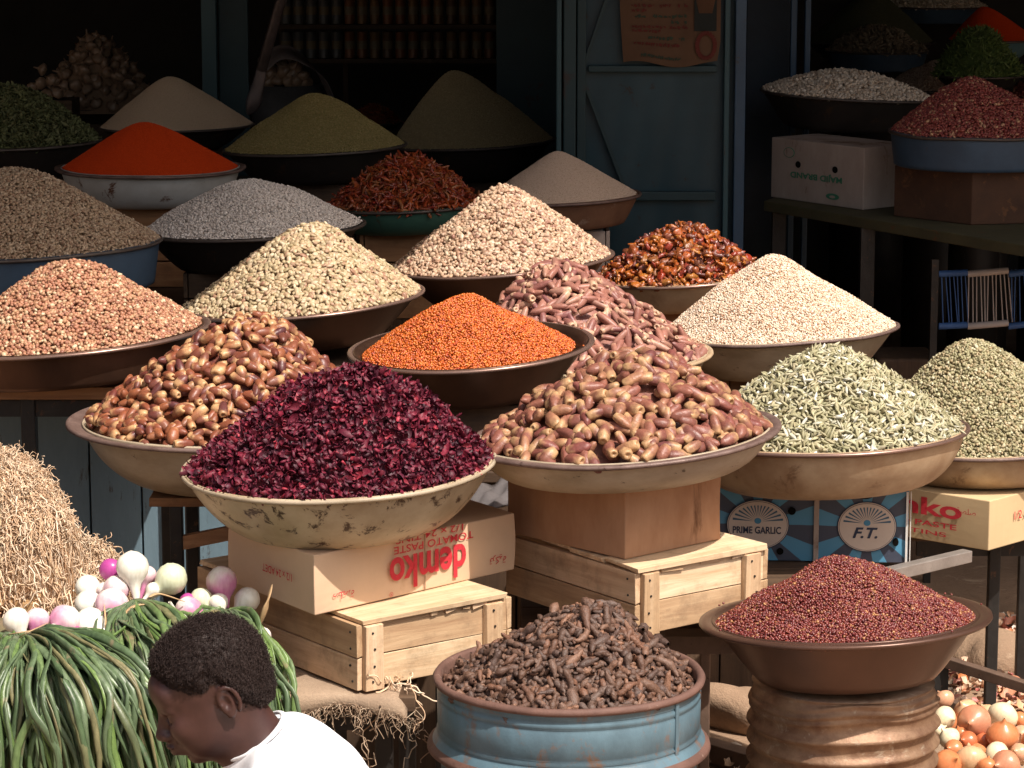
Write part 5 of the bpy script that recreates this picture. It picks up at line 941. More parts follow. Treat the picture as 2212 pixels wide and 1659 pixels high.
# dark mound of leaves and stems that carries the bunches
bm = bmesh.new(); 
for x_, y_, sx, sy, h in ((-.98, 5.24, .35, .13, .15), (-.72, 5.36, .22, .14, .13)):
    bmesh.ops.create_uvsphere(bm, u_segments=28, v_segments=14, radius=1, matrix=Matrix.Translation((x_, y_, T1Z))@Matrix.Diagonal((sx, sy, h, 1)))
o = bmobj('leaf_bed', bm, surf('leaf_bed', (.10, .13, .05), (.20, .13, .08), scale=14, rough=.8, bmp=.8, bscale=50), smooth=True); tag(o, 'bed of crushed leaves under the spring onion bulbs', 'leaves', kind='stuff')
# ---------------------------------------------------------------- brown onions, lower right
OB = [onion_mat('onion_'+n_, a, b_, c_) for n_, a, b_, c_ in (('cream', (.80, .68, .46), (.74, .40, .20), .62), ('orange', (.62, .22, .09), (.72, .42, .22), .6), ('peach', (.66, .36, .22), (.74, .52, .34), .55), ('rosy', (.56, .24, .14), (.66, .38, .24), .55), ('tan', (.66, .42, .24), (.44, .28, .16), .6), ('red', (.56, .15, .06), (.62, .24, .1), .7))]
def zo(x, y): return x*.1549+1908.3, y*.1549+1402
platform = box_obj('onion_tray', (1.28, 6.12, .12), (.80, .62, .24), DWOOD[0], bevel=.004); tag(platform, 'low wooden tray under the loose onions at the lower right', 'tray')
def onion(px, py, rp, Y, mi, label, seed, tilt=None, grp='loose onions at the lower right'):
    c = U(px, py, Y); s = (U(px+1, py, Y)-c).length; r = rp*s; g = np.random.default_rng(seed); zs = [-.86, -.84, -.74, -.5, -.2, .12, .42, .66, .80, .9, 1.05, 1.16]; rs = [.02, .14, .46, .80, .97, .97, .80, .52, .30, .16, .10, .04]
    v, f = lathe([(a*r, b_*r) for a, b_ in zip(rs, zs)], 28, .02, seed); tt = (v[:, 2]-v[:, 2].min())/(v[:, 2].max()-v[:, 2].min()); d = Vector(g.normal(size=3)); d.z = abs(d.z)*.5+.2; d.y -= .4
    o = link('onion', npmesh('onion', v, f, dict(rnd=tt*0, t=tt))); o.data.materials.append(OB[mi]); o.location = c; o.rotation_euler = d.to_track_quat('Z', 'Y').to_euler(); tag(o, label, 'onion', grp); return o
LO = [(860, 960, 140, 6.14, 0, 'pale cream onion close beside the rusty drum, upper of two'), (1150, 860, 150, 6.26, 4, 'tan onion behind the wrinkled pinkish one'), (1262, 1015, 200, 6.14, 3, 'largest pinkish brown onion with wrinkled skin'),
      (1665, 930, 185, 6.20, 0, 'large cream onion highest in the pile'), (1665, 1200, 195, 6.06, 1, 'large shiny orange onion below the cream one'), (1172, 1285, 122, 6.04, 5, 'small shiny red onion in the middle of the pile'),
      (915, 1235, 130, 6.02, 0, 'pale cream onion with pointed tip beside the rusty drum, lower of two'), (975, 1400, 120, 5.96, 1, 'orange onion under the pointed white one'), (1400, 1290, 120, 6.1, 5, 'dark red onion in shadow between two large ones'),
      (1215, 1540, 190, 5.88, 4, 'tan onion with cracked papery skin'), (1590, 1470, 150, 5.95, 0, 'cream onion in the lower row of the pile'), (905, 1600, 170, 5.86, 1, 'orange onion at the bottom beside the rusty drum'), (1700, 1620, 180, 5.84, 3, 'rosy onion at the bottom right'),
      (1440, 870, 95, 6.3, 4, 'small tan onion behind the large cream one'), (1920, 985, 100, 6.2, 1, 'orange onion cut by the right edge, upper'), (1925, 1190, 110, 6.1, 2, 'peach onion cut by the right edge, lower'), (850, 700, 120, 6.3, 2, 'peach onion rearmost beside the rusty drum'),
      (1080, 1180, 90, 6.12, 1, 'small orange onion half hidden above the red one'), (1450, 1650, 130, 5.84, 1, 'orange onion at the bottom between tan and rosy'), (1890, 1440, 110, 5.96, 2, 'peach onion with dry tuft at the right edge'), (2080, 1300, 150, 6.0, 1, 'orange onion outside the right edge'), (770, 1130, 90, 6.1, 0, 'small pale onion touching the rusty drum')]
for i, (x, y, rp, Y, mi, lb) in enumerate(LO): px, py = zo(x, y); onion(px, py, rp*.1549*1.22, Y, mi, lb, i+3)
for k, (px, py, rp, Y, mi) in enumerate(((2048, 1560, 20, 6.24, 1), (2105, 1590, 22, 6.16, 3), (2150, 1560, 20, 6.26, 1), (2195, 1595, 22, 6.16, 2), (2062, 1618, 20, 6.06, 4), (2110, 1625, 20, 6.02, 1), (2165, 1618, 18, 6.06, 2), (2205, 1640, 20, 6.0, 4), (2085, 1652, 20, 5.95, 3), (2135, 1660, 22, 5.94, 2), (2185, 1672, 22, 5.9, 1), (2040, 1640, 18, 5.98, 2), (2210, 1560, 20, 6.28, 3), (2080, 1545, 17, 6.32, 4), (2230, 1610, 22, 6.1, 0), (2240, 1660, 24, 6.0, 3), (2110, 1700, 26, 5.84, 0), (2180, 1715, 26, 5.84, 1), (2050, 1700, 24, 5.86, 4))):
    onion(px, py, rp*1.15, Y, mi, 'onion deeper in the loose pile, mostly covered by the upper ones', 100+k, grp='covered onions of the loose pile')
rr = random.Random(5)
bm = bmesh.new(); bmesh.ops.create_uvsphere(bm, u_segments=30, v_segments=14, radius=1, matrix=Matrix.Translation((1.22, 6.16, .20))@Matrix.Diagonal((.36, .30, .10, 1))); o = bmobj('onion_sack', bm, M_BURL, smooth=True); tag(o, 'brown sack spread under the loose onions', 'sack')
# onion skins and rubbish on the ground behind
def flakes(name, x0, x1, y0, y1, n, seed, cols, label, size=.02):
    r = np.random.default_rng(seed); P = np.stack([r.uniform(x0, x1, n), r.uniform(y0, y1, n), r.uniform(.012, .035, n)], -1); nn = r.normal(0, .35, (n, 3))+[0, 0, 1]; nn /= np.linalg.norm(nn, axis=1)[:, None]
    v, f, at = pack([b_petal(size*1.6, size, .8, k) for k in range(7)], P, frames(nn, r, .3, .6), r.uniform(.4, 1.4, n), r); o = link(name, npmesh(name, v, f, at)); o.data.materials.append(grain(name+'_mat', cols, rough=.5, nscale=60)); tag(o, label, 'litter', kind='stuff')
flakes('onion_skins', 1.12, 2.1, 7.25, 8.25, 1500, 3, [(0, (.62, .26, .12)), (.3, (.80, .66, .50)), (.6, (.50, .14, .12)), (.85, (.78, .42, .22)), (1, (.85, .80, .7))], 'onion skins and scraps scattered on the sunlit ground', .024)
flakes('ground_litter', -.9, .9, 6.6, 8.6, 420, 4, [(0, (.40, .26, .16)), (.5, (.24, .15, .09)), (1, (.6, .5, .4))], 'scraps and dry leaves on the ground under the tables', .022)
for i, (px, py, rp, mi, lb) in enumerate(((2077, 1468, 15, 1, 'orange onion on the ground behind the iron frame'), (2190, 1478, 20, 3, 'reddish onion on the ground at the right edge'), (2205, 1438, 14, 1, 'orange onion far behind at the right edge'), (2128, 1478, 11, 2, 'small peach onion lying among the skins'))):
    q = Z(px, py+rp, .0); onion(px, py, rp, q.y-.01, mi, lb, 60+i, grp='onions lying on the ground')
t = empty('iron_stand', (0, 0, 0)); tag(t, 'brown angle iron stand behind the loose onions', 'stand')
fa, fb, fc, fd = U(2030, 1425, 6.62), U(2330, 1520, 6.35), U(2022, 1516, 6.58), U(2330, 1590, 6.34)
for a, b_ in ((fa, fb), (fc, fd)): bm = bmesh.new(); addbar(bm, a, b_, .026, .026); bmobj('rail', bm, M_IRONB, t, bevel=.002)
bm = bmesh.new(); addbar(bm, (fa.x-.0, fa.y, 0), (fa.x, fa.y, fa.z+.012), .04, .03); bmobj('post', bm, M_IRON, t); bm = bmesh.new(); addbar(bm, (fb.x, fb.y, 0), (fb.x, fb.y, fb.z+.012), .03, .03); bmobj('post', bm, M_IRON, t)
def rock(name, px, py, s, mat, label, cat, seed, sub=4, z=0, amt=.13):
    c = Z(px, py, z); bm = bmesh.new(); bmesh.ops.create_icosphere(bm, subdivisions=sub, radius=1); g = random.Random(seed); k = [Vector([g.uniform(-2.4, 2.4) for _ in range(3)]) for _ in range(7)]
    for v in bm.verts: n = sum(math.sin(v.co.dot(q)*1.3+i*1.7)/(1+i*.25) for i, q in enumerate(k)); v.co *= 1+amt*n; v.co = Vector((v.co.x*s[0], v.co.y*s[1], max(v.co.z, -.5)*s[2]))
    o = bmobj(name, bm, mat, smooth=True); o.location = (c.x, c.y, z+s[2]*.45); tag(o, label, cat); return o
rock('earth_lump', 2140, 1440, (.11, .10, .085), M_DIRT, 'brown lump of dried earth behind the iron frame', 'earth lump', 3)
rock('earth_lump', 1590, 1560, (.12, .12, .08), M_DIRT, 'dark lump of earth between the blue and the rusty drum', 'earth lump', 4)
rock('earth_lump', 2040, 1430, (.07, .08, .05), M_DIRT, 'small lump of earth behind the red seed pan', 'earth lump', 6)
q = smoothpath([P_(1668, 1585, 6.6), P_(1650, 1605, 6.55), P_(1648, 1640, 6.5), P_(1662, 1680, 6.45), P_(1690, 1720, 6.4)], 20); v, f = tube(q, .024*np.clip(np.sin(np.linspace(.3, 2.9, 20))*1.4, 0, 1), 12); o = link('cloth_roll', npmesh('cloth_roll', v, f)); o.data.materials.append(M_BURL); tag(o, 'pale rolled rag on the ground beside the rusty drum', 'rag')
bm = bmesh.new(); addbar(bm, Z(1500, 1610, .03), Z(1700, 1668, .03), .05, .05); o = bmobj('floor_rail', bm, M_IRONB, bevel=.002); tag(o, 'brown rail on the ground between the two drums', 'rail')
# grey sheet of plastic glimpsed between the cartons
def sheet(name, pts, nu, nv, mat, label, amp=.01, seed=0, cat='plastic sheet'):
    a, b_, c, d = [np.array(p) for p in pts]; g = np.random.default_rng(seed); V = []
    for i in range(nu+1):
        for j in range(nv+1):
            u, w = i/nu, j/nv; p = (a*(1-u)+b_*u)*(1-w)+(d*(1-u)+c*u)*w; n = np.cross(b_-a, d-a); n /= np.linalg.norm(n); V.append(p+n*amp*(math.sin(u*9+w*5+seed)+.6*math.sin(u*17-w*11)+.4*math.sin(w*23+u*3)))
    i = np.arange(nu)[:, None]*(nv+1); j = np.arange(nv)[None]; f = np.stack([i+j, i+nv+1+j, i+nv+2+j, i+j+1], -1).reshape(-1, 4)
    o = link(name, npmesh(name, V, f)); o.data.materials.append(mat); tag(o, label, cat); s = o.modifiers.new('s', 'SOLIDIFY'); s.thickness = .0015; return o
M_PLAST = plain('grey_plastic', (.15, .135, .135), .35)
sheet('plastic_sheet', [P_(1010, 1120, 5.95), P_(1110, 1090, 6.1), P_(1110, 1035, 6.3), P_(1015, 1045, 6.3)], 14, 10, M_PLAST, 'crumpled grey plastic between the hibiscus basin and the brown box', .006, 2)
# ---------------------------------------------------------------- inside the left shop
G_GARL = onion_mat('garlic_skin', (.28, .19, .13), (.20, .10, .08), .5)
def garlic_mesh(seed):
    zs = [-.70, -.68, -.5, -.2, .1, .4, .62, .8, 1.0, 1.5]; rs = [.02, .3, .72, .98, 1.0, .72, .40, .20, .13, .09]; v, f = lathe([(a*.026, b_*.026) for a, b_ in zip(rs, zs)], 30, .03, seed); th = np.arctan2(v[:, 1], v[:, 0]); zz_ = v[:, 2]/.026
    v[:, :2] *= (1+.09*np.abs(np.sin(th*4+seed))*np.clip(1-np.abs(zz_), 0, 1))[:, None]; tt = (v[:, 2]-v[:, 2].min())/np.ptp(v[:, 2]); me = npmesh('garlic', v, f, dict(rnd=tt*0, t=tt)); me.materials.append(G_GARL); return me
GM = [garlic_mesh(k) for k in range(4)]; rr = random.Random(8)
def garlic(p, label, group, s=1.0):
    o = bpy.data.objects.new('garlic', rr.choice(GM)); COL.objects.link(o); o.location = p; o.rotation_euler = (rr.uniform(-1.3, 1.3), rr.uniform(-1.3, 1.3), rr.uniform(0, 6.28)); o.scale = (s,)*3; tag(o, label, 'garlic', group)
b = B['gc']; H = Heap(.24, heap_dims(b, 205, 92, 1, 0)[1], heap_dims(b, 205, 88, 1, 0)[0], 0, .6, .02, 3)
P, nn = H.pts(120, np.random.default_rng(3), .5)
for p in P:
    if p[1] < .06: garlic(Vector(p)+b['p']+Vector((0, 0, .012)), 'garlic bulb in the dark heap at the upper left', 'garlic bulbs heaped in the dark pan', rr.uniform(.95, 1.25))
v, f = H.core(.02); o = link('garlic_mass', npmesh('garlic_mass', v, f, dict(t=np.zeros(len(v))))); o.data.materials.append(G_GARL); o.location = b['p']; tag(o, 'deeper layer of the garlic heap', 'heap', kind='stuff')
for px, py in ((92, 150), (88, 180), (110, 172), (70, 190), (100, 205), (125, 200)): garlic(U(px, py, 11.7), 'garlic bulb in the small pile left of the garlic pan', 'garlic bulbs beside the pan')
bm = bmesh.new(); q = U(98, 215, 11.75); addbox(bm, (q.x, q.y+.05, (q.z+1.10)/2), (.24, .22, q.z-1.10)); o = bmobj('low_box', bm, DWOOD[0]); tag(o, 'dark box under the small pile of garlic', 'box')
# bin of garlic with plastic over it
c = U(617, 182, 12.3); R = .165; zb0 = 1.10; t = empty('grey_bin', (c.x, c.y, zb0)); tag(t, 'dull grey bin of garlic behind the khaki seed', 'bin'); v, f = lathe([(.001, 0), (R*.85, 0), (R, c.z-zb0), (R-.006, c.z-zb0), (R-.01, c.z-zb0-.05), (.001, c.z-zb0-.05)], 48); o = link('bin_wall', npmesh('bin_wall', v, f), t); o.data.materials.append(plain('grey_bin', (.08, .08, .085), .6))
for px, py, s in ((570, 165, 1), (590, 158, 1.1), (612, 150, 1.2), (633, 158, 1.15), (655, 165, 1), (600, 172, 1.1), (625, 174, 1.1), (645, 176, 1.1), (580, 176, 1), (662, 178, .9), (610, 135, 1), (640, 142, 1)): garlic(U(px, py, 12.25), 'pale garlic bulb in the grey bin under plastic', 'garlic bulbs in the grey bin', s*1.2)
rings = []
for i, (ax_, ay_) in enumerate(((552, 128), (575, 105), (605, 95), (635, 105), (668, 130), (690, 160), (703, 200), (712, 215))):
    rings.append([P_(ax_+q_*8, ay_+q_*10+6*math.sin(i*1.7+q_), 12.2-.04*q_+.1*(q_ % 2)*.3) for q_ in range(4)])
V = np.array(rings).reshape(-1, 3); i = np.arange(7)[:, None]*4; j = np.arange(3)[None]; o = link('plastic_cover', npmesh('plastic_cover', V, np.stack([i+j, i+4+j, i+5+j, i+j+1], -1).reshape(-1, 4))); o.data.materials.append(plain('milky_plastic', (.18, .15, .145), .4)); tag(o, 'milky plastic pulled back over the garlic bin', 'plastic sheet'); s = o.modifiers.new('d', 'SUBSURF'); s.levels = s.render_levels = 2; s = o.modifiers.new('s', 'SOLIDIFY'); s.thickness = .002
# metal scoop with long handle
t = empty('shovel', (0, 0, 0)); tag(t, 'grey metal shovel leaning in the left shop doorway', 'shovel'); M_TUBE = surf('shovel_steel', (.09, .072, .07), (.05, .04, .038), scale=20, rough=.38, metal=.5)
q = smoothpath([P_(625, -60, 9.7), P_(590, 60, 9.75), P_(565, 150, 9.8)], 12); v, f = tube(q, .019, 14); o = link('handle', npmesh('handle', v, f), t); o.data.materials.append(M_TUBE)
q = smoothpath([P_(567, 140, 9.80), P_(556, 190, 9.80), P_(545, 228, 9.8), P_(535, 248, 9.8)], 12); v, f = tube(q, np.array([.018, .019, .020, .022, .024, .026, .027, .026, .022, .017, .011, .003]), 14, .35, up=(0, 1, 0)); o = link('blade', npmesh('blade', v, f), t); o.data.materials.append(M_TUBE)
# tins on the shelf at the back
sh = empty('wall_shelf', (0, 0, 0)); tag(sh, 'dark wall shelf with rows of tins at the back of the shop', 'shelf'); YS = 13.6
for py in (126, 52): a, b_ = U(600, py, YS), U(1085, py, YS); bm = bmesh.new(); addbox(bm, ((a.x+b_.x)/2, YS+.06, a.z-.011), (b_.x-a.x, .22, .02)); bmobj('board', bm, DWOOD[0], sh)
for px in (603, 742, 1082): a = U(px, 126, YS); bm = bmesh.new(); addbox(bm, (a.x, YS+.17, a.z-.3), (.025, .03, 1.9)); bmobj('upright', bm, DWOOD[2], sh)
CM = [plain('tin_'+n_, c_, .35, .2) for n_, c_ in (('grey', (.10, .10, .095)), ('ochre', (.18, .10, .04)), ('orange', (.20, .075, .03)), ('brown', (.12, .065, .035)))]; CL = plain('tin_lid', (.1, .09, .08), .3, .6)
def can_mesh(): return npmesh('tin', *[(v, f) for v, f in [lathe([(.001, 0), (.026, 0), (.027, .003), (.026, .006), (.026, .124), (.027, .127), (.026, .13), (.024, .128), (.001, .128)], 20)]][0])
cm = [can_mesh() for _ in CM]
for m_, q in zip(cm, CM): m_.materials.append(q)
lb_, lf_ = lathe([(.0264, .045), (.0264, .085)], 20); lab = npmesh('paper_band', lb_, lf_); lab.materials.append(plain('tin_band', (.2, .15, .09), .6))
for row, py in enumerate((126, 52)):
    for k in range(17):
        px = 618+k*27.5
        if 735 < px < 752: continue
        a = U(px, py, YS-.01); ci = 0 if px < 740 else rr.choice((1, 1, 2, 3)); o = bpy.data.objects.new('tin', cm[ci]); COL.objects.link(o); o.location = (a.x, YS, a.z); o.rotation_euler.z = rr.uniform(0, 6)
        tag(o, ('dull grey' if ci == 0 else 'ochre and brown')+' tin on the '+('lower' if row == 0 else 'upper')+' shelf at the back of the shop', 'tin', 'tins on the back shelf, '+('grey' if ci == 0 else 'ochre')+(' lower' if row == 0 else ' upper'))
        c_ = bpy.data.objects.new('paper_band', lab); COL.objects.link(c_); c_.parent = o
# ---------------------------------------------------------------- string bed in the right shade
t = empty('string_chair', (0, 0, 0)); tag(t, 'chair strung with blue and white cords in the dark at the right', 'chair'); YC = 8.75; MB_, MW_ = plain('blue_cord', (.05, .13, .34), .5), plain('white_cord', (.55, .48, .44), .5)
for ya, yb in ((592, 586), (705, 700)):
    for x0_, x1_, m_ in ((2028, 2090, MB_), (2090, 2178, MW_), (2178, 2300, MB_)): a, b_ = U(x0_, ya, YC), U(x1_, ya-(x1_-2028)*.05, YC); v, f = tube(np.array([a, b_]), .011, 10); o = link('wrapped_bar', npmesh('wrapped_bar', v, f), t); o.data.materials.append(m_)
for k in range(30):
    px = 2034+k*8.4; m_ = MW_ if 2088 < px < 2180 else MB_; a, b_ = U(px, 590-(px-2028)*.05, YC), U(px+rr.uniform(-4, 10), 703-(px-2028)*.05, YC); v, f = tube(np.array([a, b_]), .0022, 5); o = link('cord', npmesh('cord', v, f), t); o.data.materials.append(m_)
for px in (2020, 2310): a = U(px, 560, YC); bm = bmesh.new(); addbar(bm, (a.x, YC, 0), (a.x, YC, a.z), .022); bmobj('leg', bm, M_IRON, t)
a = U(1962, 640, 9.0); bm = bmesh.new(); addbox(bm, (a.x, 9.1, .35), (.20, .25, .70)); o = bmobj('dark_box', bm, DWOOD[2], bevel=.01); tag(o, 'dark brown box beside the corded chair', 'box')
# ---------------------------------------------------------------- the boy: one continuous body grown from a smooth distance field
def smin(a, b, k): h = np.clip(.5+.5*(b-a)/k, 0, 1); return b+(a-b)*h-k*h*(1-h)
class Field:
    def __init__(s, lo, hi, vx):
        s.lo = np.array(lo, float); s.vx = vx; s.n = np.ceil((np.array(hi)-s.lo)/vx).astype(int); s.d = np.full(s.n, .2, np.float32)
    def sub(s, c0, c1, pad):
        a = np.clip(((np.minimum(c0, c1)-pad-s.lo)/s.vx).astype(int), 0, s.n-1); b = np.clip(((np.maximum(c0, c1)+pad-s.lo)/s.vx).astype(int)+1, 1, s.n)
        g = [s.lo[i]+s.vx*np.arange(a[i], b[i]) for i in range(3)]; return tuple(slice(a[i], b[i]) for i in range(3)), np.stack(np.meshgrid(*g, indexing='ij'), -1).astype(np.float32)
    def ell(s, c, r, M=None, k=.012, cut=False):
        c = np.array(c, float); r = np.array(r, float); R = r.max(); sl, P = s.sub(c-R, c+R, .035+k); q = P-c
        if M is not None: q = q@np.array(M)
        k0 = np.linalg.norm(q/r, axis=-1); k1 = np.linalg.norm(q/(r*r), axis=-1)+1e-9; d = (k0*(k0-1)/k1).astype(np.float32)
        s.d[sl] = -smin(-s.d[sl], d, k) if cut else smin(s.d[sl], d, k)
    def cap(s, a, b, ra, rb, k=.012):
        a, b = np.array(a, float), np.array(b, float); R = max(ra, rb); sl, P = s.sub(np.minimum(a, b)-R, np.maximum(a, b)+R, .035+k); ab = b-a; t = np.clip(((P-a)@ab)/(ab@ab), 0, 1); d = np.linalg.norm(P-a-t[..., None]*ab, axis=-1)-(ra+(rb-ra)*t); s.d[sl] = smin(s.d[sl], d.astype(np.float32), k)
    def mesh(s, name, mat, parent):
        import openvdb as vdb
        d = s.d.copy(); g = vdb.FloatGrid(background=.2); g.copyFromArray(d); pts, quads = g.convertToQuads(isovalue=0.0)
        v = np.array(pts)*s.vx+s.lo; q = np.array(quads)[:, ::-1]; me = npmesh(name, v, [q.astype(np.int32)]); o = link(name, me, parent); me.materials.append(mat); m = o.modifiers.new('smooth', 'SMOOTH'); m.iterations = 3; m.factor = .4; return o
def boy():
    hc = np.array(U(452, 1494, 4.30)[:]); yaw, pit, rol = R_(17), R_(24), R_(-2)
    fw = np.array([-math.cos(yaw)*math.cos(pit), -math.sin(yaw)*math.cos(pit), -math.sin(pit)]); lf = np.cross([0, 0, 1.0], fw); lf /= np.linalg.norm(lf); up = np.cross(fw, lf); M = np.stack([fw, lf, up], 1)
    S = .90; H = lambda x, y, z: hc+M@(np.array([x, y, z])*S)
    t = empty('person', (float(hc[0])+.2, float(hc[1]), 0)); tag(t, 'boy in a white shirt bowing his head before the spring onions', 'person')
    inv = np.array([float(hc[0])+.2, float(hc[1]), 0])
    vx = .0031; f = Field(hc-[.22, .30, 1.02], hc+[.50, .34, .16], vx) if False else None
    nk = hc+np.array([.105, .015, -.135])       # base of the neck
    ch = hc+np.array([.155, .02, -.235]); pv = hc+np.array([.285, .03, -.50])
    def head(F_):
        E = lambda c, r, k=.014, cut=False: F_.ell(H(*c), np.array(r)*S, M, k*S, cut)
        E((-.012, 0, .032), (.096, .073, .086)); E((.028, 0, -.016), (.060, .057, .078), .03); E((.022, 0, -.064), (.052, .046, .036), .03); E((.066, 0, -.094), (.019, .022, .017), .022)
        E((.040, .034, -.050), (.040, .020, .040), .03); E((.040, -.034, -.050), (.040, .020, .040), .03)
        E((.076, 0, .040), (.020, .046, .030), .02)
        for s_ in (1, -1):
            E((.079, .022*s_, .014), (.012, .022, .0075), .010); E((.070, .033*s_, -.026), (.022, .020, .022), .02)
            E((.086, .028*s_, -.003), (.012, .017, .009), .006, True); E((.0765, .029*s_, -.002), (.0115, .0135, .0105), .003); E((.0855, .029*s_, -.0075), (.004, .0125, .0014), .002)
            E((.101, .0125*s_, -.036), (.0095, .0078, .0082), .006); E((.105, .008*s_, -.0445), (.0036, .003, .003), .002, True)
        F_.cap(H(.084, 0, .010), H(.108, 0, -.030), .0078, .0095, .011); E((.110, 0, -.032), (.0095, .0095, .0085), .006)
        E((.083, 0, -.062), (.022, .026, .022), .014); E((.1035, 0, -.0555), (.0085, .0205, .0058), .004); E((.1005, 0, -.0685), (.0085, .0185, .0066), .004); E((.1085, 0, -.0620), (.006, .0205, .0014), .002, True)
        E((.086, 0, -.082), (.008, .016, .005), .006, True)
        for s_ in (1, -1):      # ears: rim, hollow, lobe
            cx, cz = -.016, -.006; q = [(cx+.0165*math.cos(a)-.004, (.0725+.011*(math.cos(a-2.9)*.5+.5))*s_, cz+.028*math.sin(a)) for a in np.linspace(-.9, 4.2, 22)]
            E((cx-.002, .0735*s_, cz), (.015, .008, .026), .006)
            for a, b_ in zip(q[:-1], q[1:]): F_.cap(H(*a), H(*b_), .0034, .0034, .003)
            E((cx+.003, .0665*s_+.0135*s_, cz), (.0085, .0075, .014), .003, True); E((cx+.002, .075*s_, cz-.026), (.008, .0055, .008), .004); E((cx+.010, .076*s_, cz-.004), (.003, .003, .005), .003)
        F_.cap(H(-.028, 0, -.045), nk, .045, .050, .03); F_.cap(H(.012, 0, -.075), nk+[-.02, 0, -.01], .031, .042, .03)
    def body(F_, g=0.0, k=.04, sleeves=False, only=None):
        # torso
        if only in (None, 'shirt'):
            F_.cap(nk+([.02, 0, -.03] if only is None else [-.028, 0, .026]), ch, .052+g*.5, .085+g, k); F_.ell(ch, (.105+g, .145+g, .150+g), None, k)
            F_.cap(ch+[-.03, -.085, .085], ch+[-.03, .085, .085], .055+g, .055+g, k); F_.cap(ch, pv, .095+g, .105+g, k); F_.ell(pv, (.115+g, .135+g, .09+g), None, k)
        for s_ in (1, -1):
            sh = ch+[-.030, -.150*s_, .070]; el = ch+[-.115, -.185*s_, -.125]; wr = ch+[-.285, -.09*s_, -.175]
            if only in (None, 'shirt'): F_.cap(nk+[.0, -.02*s_, -.018], sh+[.0, .02*s_, .012], .047+g, .050+g, k); F_.cap(sh, el if only is None else sh+(el-sh)*.62, .046+g, .036+g*1.6, k*.7)
            if only is None:
                F_.cap(el, wr, .035, .024, .02); pa = wr+[-.045, .012*s_, -.018]; F_.ell(pa, (.042, .034, .016), None, .012)
                for i in range(4):
                    b0 = pa+[-.028, (.024-.016*i)*-1, 0]; b1 = b0+[-.030+.004*abs(i-1.5), 0, -.006]; b2 = b1+[-.016, 0, -.020]; F_.cap(b0, b1, .0078, .0072, .002); F_.cap(b1, b2, .0072, .006, .002)
                b0 = pa+[.0, .03*s_, 0]; F_.cap(b0, b0+[-.030, .014*s_, -.008], .009, .0075, .003)
            hp = pv+[-.02, -.075*s_, -.02]; kn = pv+[-.34, -.12*s_, .02]; an = np.array([kn[0]+.03, kn[1], .085])
            if only in (None, 'trousers'): F_.cap(hp, kn, .075+g, .052+g, k)
            if only == 'trousers': F_.cap(kn, kn+(an-kn)*.55, .052+g, .046+g, .02)
            if only is None: F_.cap(kn, an, .050, .032, .03); F_.cap(an, an+[-.13, 0, -.055], .032, .022, .02)
        if only == 'trousers': F_.ell(pv, (.115+g, .135+g, .09+g), None, k)
    lo = np.minimum(hc-[.30, .28, 0], 9); lo[2] = .0; hi = hc+[.46, .28, .15]
    F0 = Field(lo, hi, .0034); body(F0); head(F0)
    m, nt, bs = newmat('dark_skin'); co = coords(nt); n1 = noise(nt, 26, 4, .6, co); r_ = ramp(nt, [(.3, (.038, .016, .013)), (.7, (.060, .025, .020))]); L(nt, n1.outputs[0], r_.inputs[0]); L(nt, r_.outputs[0], bs.inputs['Base Color']); bs.inputs['Roughness'].default_value = .42; bs.inputs['Specular IOR Level'].default_value = .45
    n2 = noise(nt, 420, 3, .6, co); bump(nt, bs, n2.outputs[0], .12, .0008)
    o = F0.mesh('body', m, t); o.location = -inv
    # shirt
    F1 = Field(lo+[0, 0, .25], hi, .0042); body(F1, .013, .04, True, 'shirt')
    g = [F1.lo[i]+F1.vx*np.arange(F1.n[i]) for i in range(3)]; P = np.stack(np.meshgrid(*g, indexing='ij'), -1).astype(np.float32)
    ax_ = (nk-np.array(H(-.028, 0, -.045))); ax_ /= np.linalg.norm(ax_); nb_ = np.array([.55, .12, -.82]); nb_ /= np.linalg.norm(nb_); cc0 = hc+np.array([.100, 0, -.060]); pl = (P-cc0)@nb_; F1.d = np.maximum(F1.d, -pl.astype(np.float32))
    fold = .0030*np.sin(P[..., 0]*46+P[..., 2]*60+3*np.sin(P[..., 1]*13))+.0026*np.sin(P[..., 1]*52+P[..., 2]*24+2*np.sin(P[..., 0]*21))+.002*np.sin((P[..., 0]*1.2+P[..., 1]-P[..., 2]*.7)*95); F1.d += fold.astype(np.float32); F1.d = np.maximum(F1.d, (pv[2]-.035-P[..., 2]).astype(np.float32))
    ms = plain('white_shirt', (.86, .86, .88), .85, 0, .2); o = F1.mesh('shirt', ms, t); o.location = -inv
    q = []; e1 = np.cross(ax_, [0, 1, 0]); e1 /= np.linalg.norm(e1); e2 = np.cross(ax_, e1); A0 = np.array(H(-.028, 0, -.045))
    for a in np.linspace(0, 2*math.pi, 41):
        p = A0+(e1*math.cos(a)+e2*math.sin(a))*.058; q.append(p+ax_*(((cc0-p)@nb_)/(ax_@nb_))-inv)
    v, fc = tube(np.array(q), .0055, 8, .6); o = link('collar', npmesh('collar', v, fc), t); o.data.materials.append(ms)
    F2 = Field(lo, [hi[0], hi[1], pv[2]+.13], .006); body(F2, .012, .04, False, 'trousers'); o = F2.mesh('trousers', plain('brown_trousers', (.10, .08, .06), .9), t); o.location = -inv
    # hair
    mh, nt, bs = newmat('black_hair'); bs.inputs['Base Color'].default_value = (.034, .020, .017, 1); bs.inputs['Roughness'].default_value = .6; bs.inputs['Specular IOR Level'].default_value = .35
    line = lambda x: np.interp(x, [-.11, -.080, -.055, -.034, -.020, .0, .012, .030, .046, .060, .078, .10], [-.062, -.060, -.050, -.022, .028, .034, .022, .030, .040, .052, .064, .066])
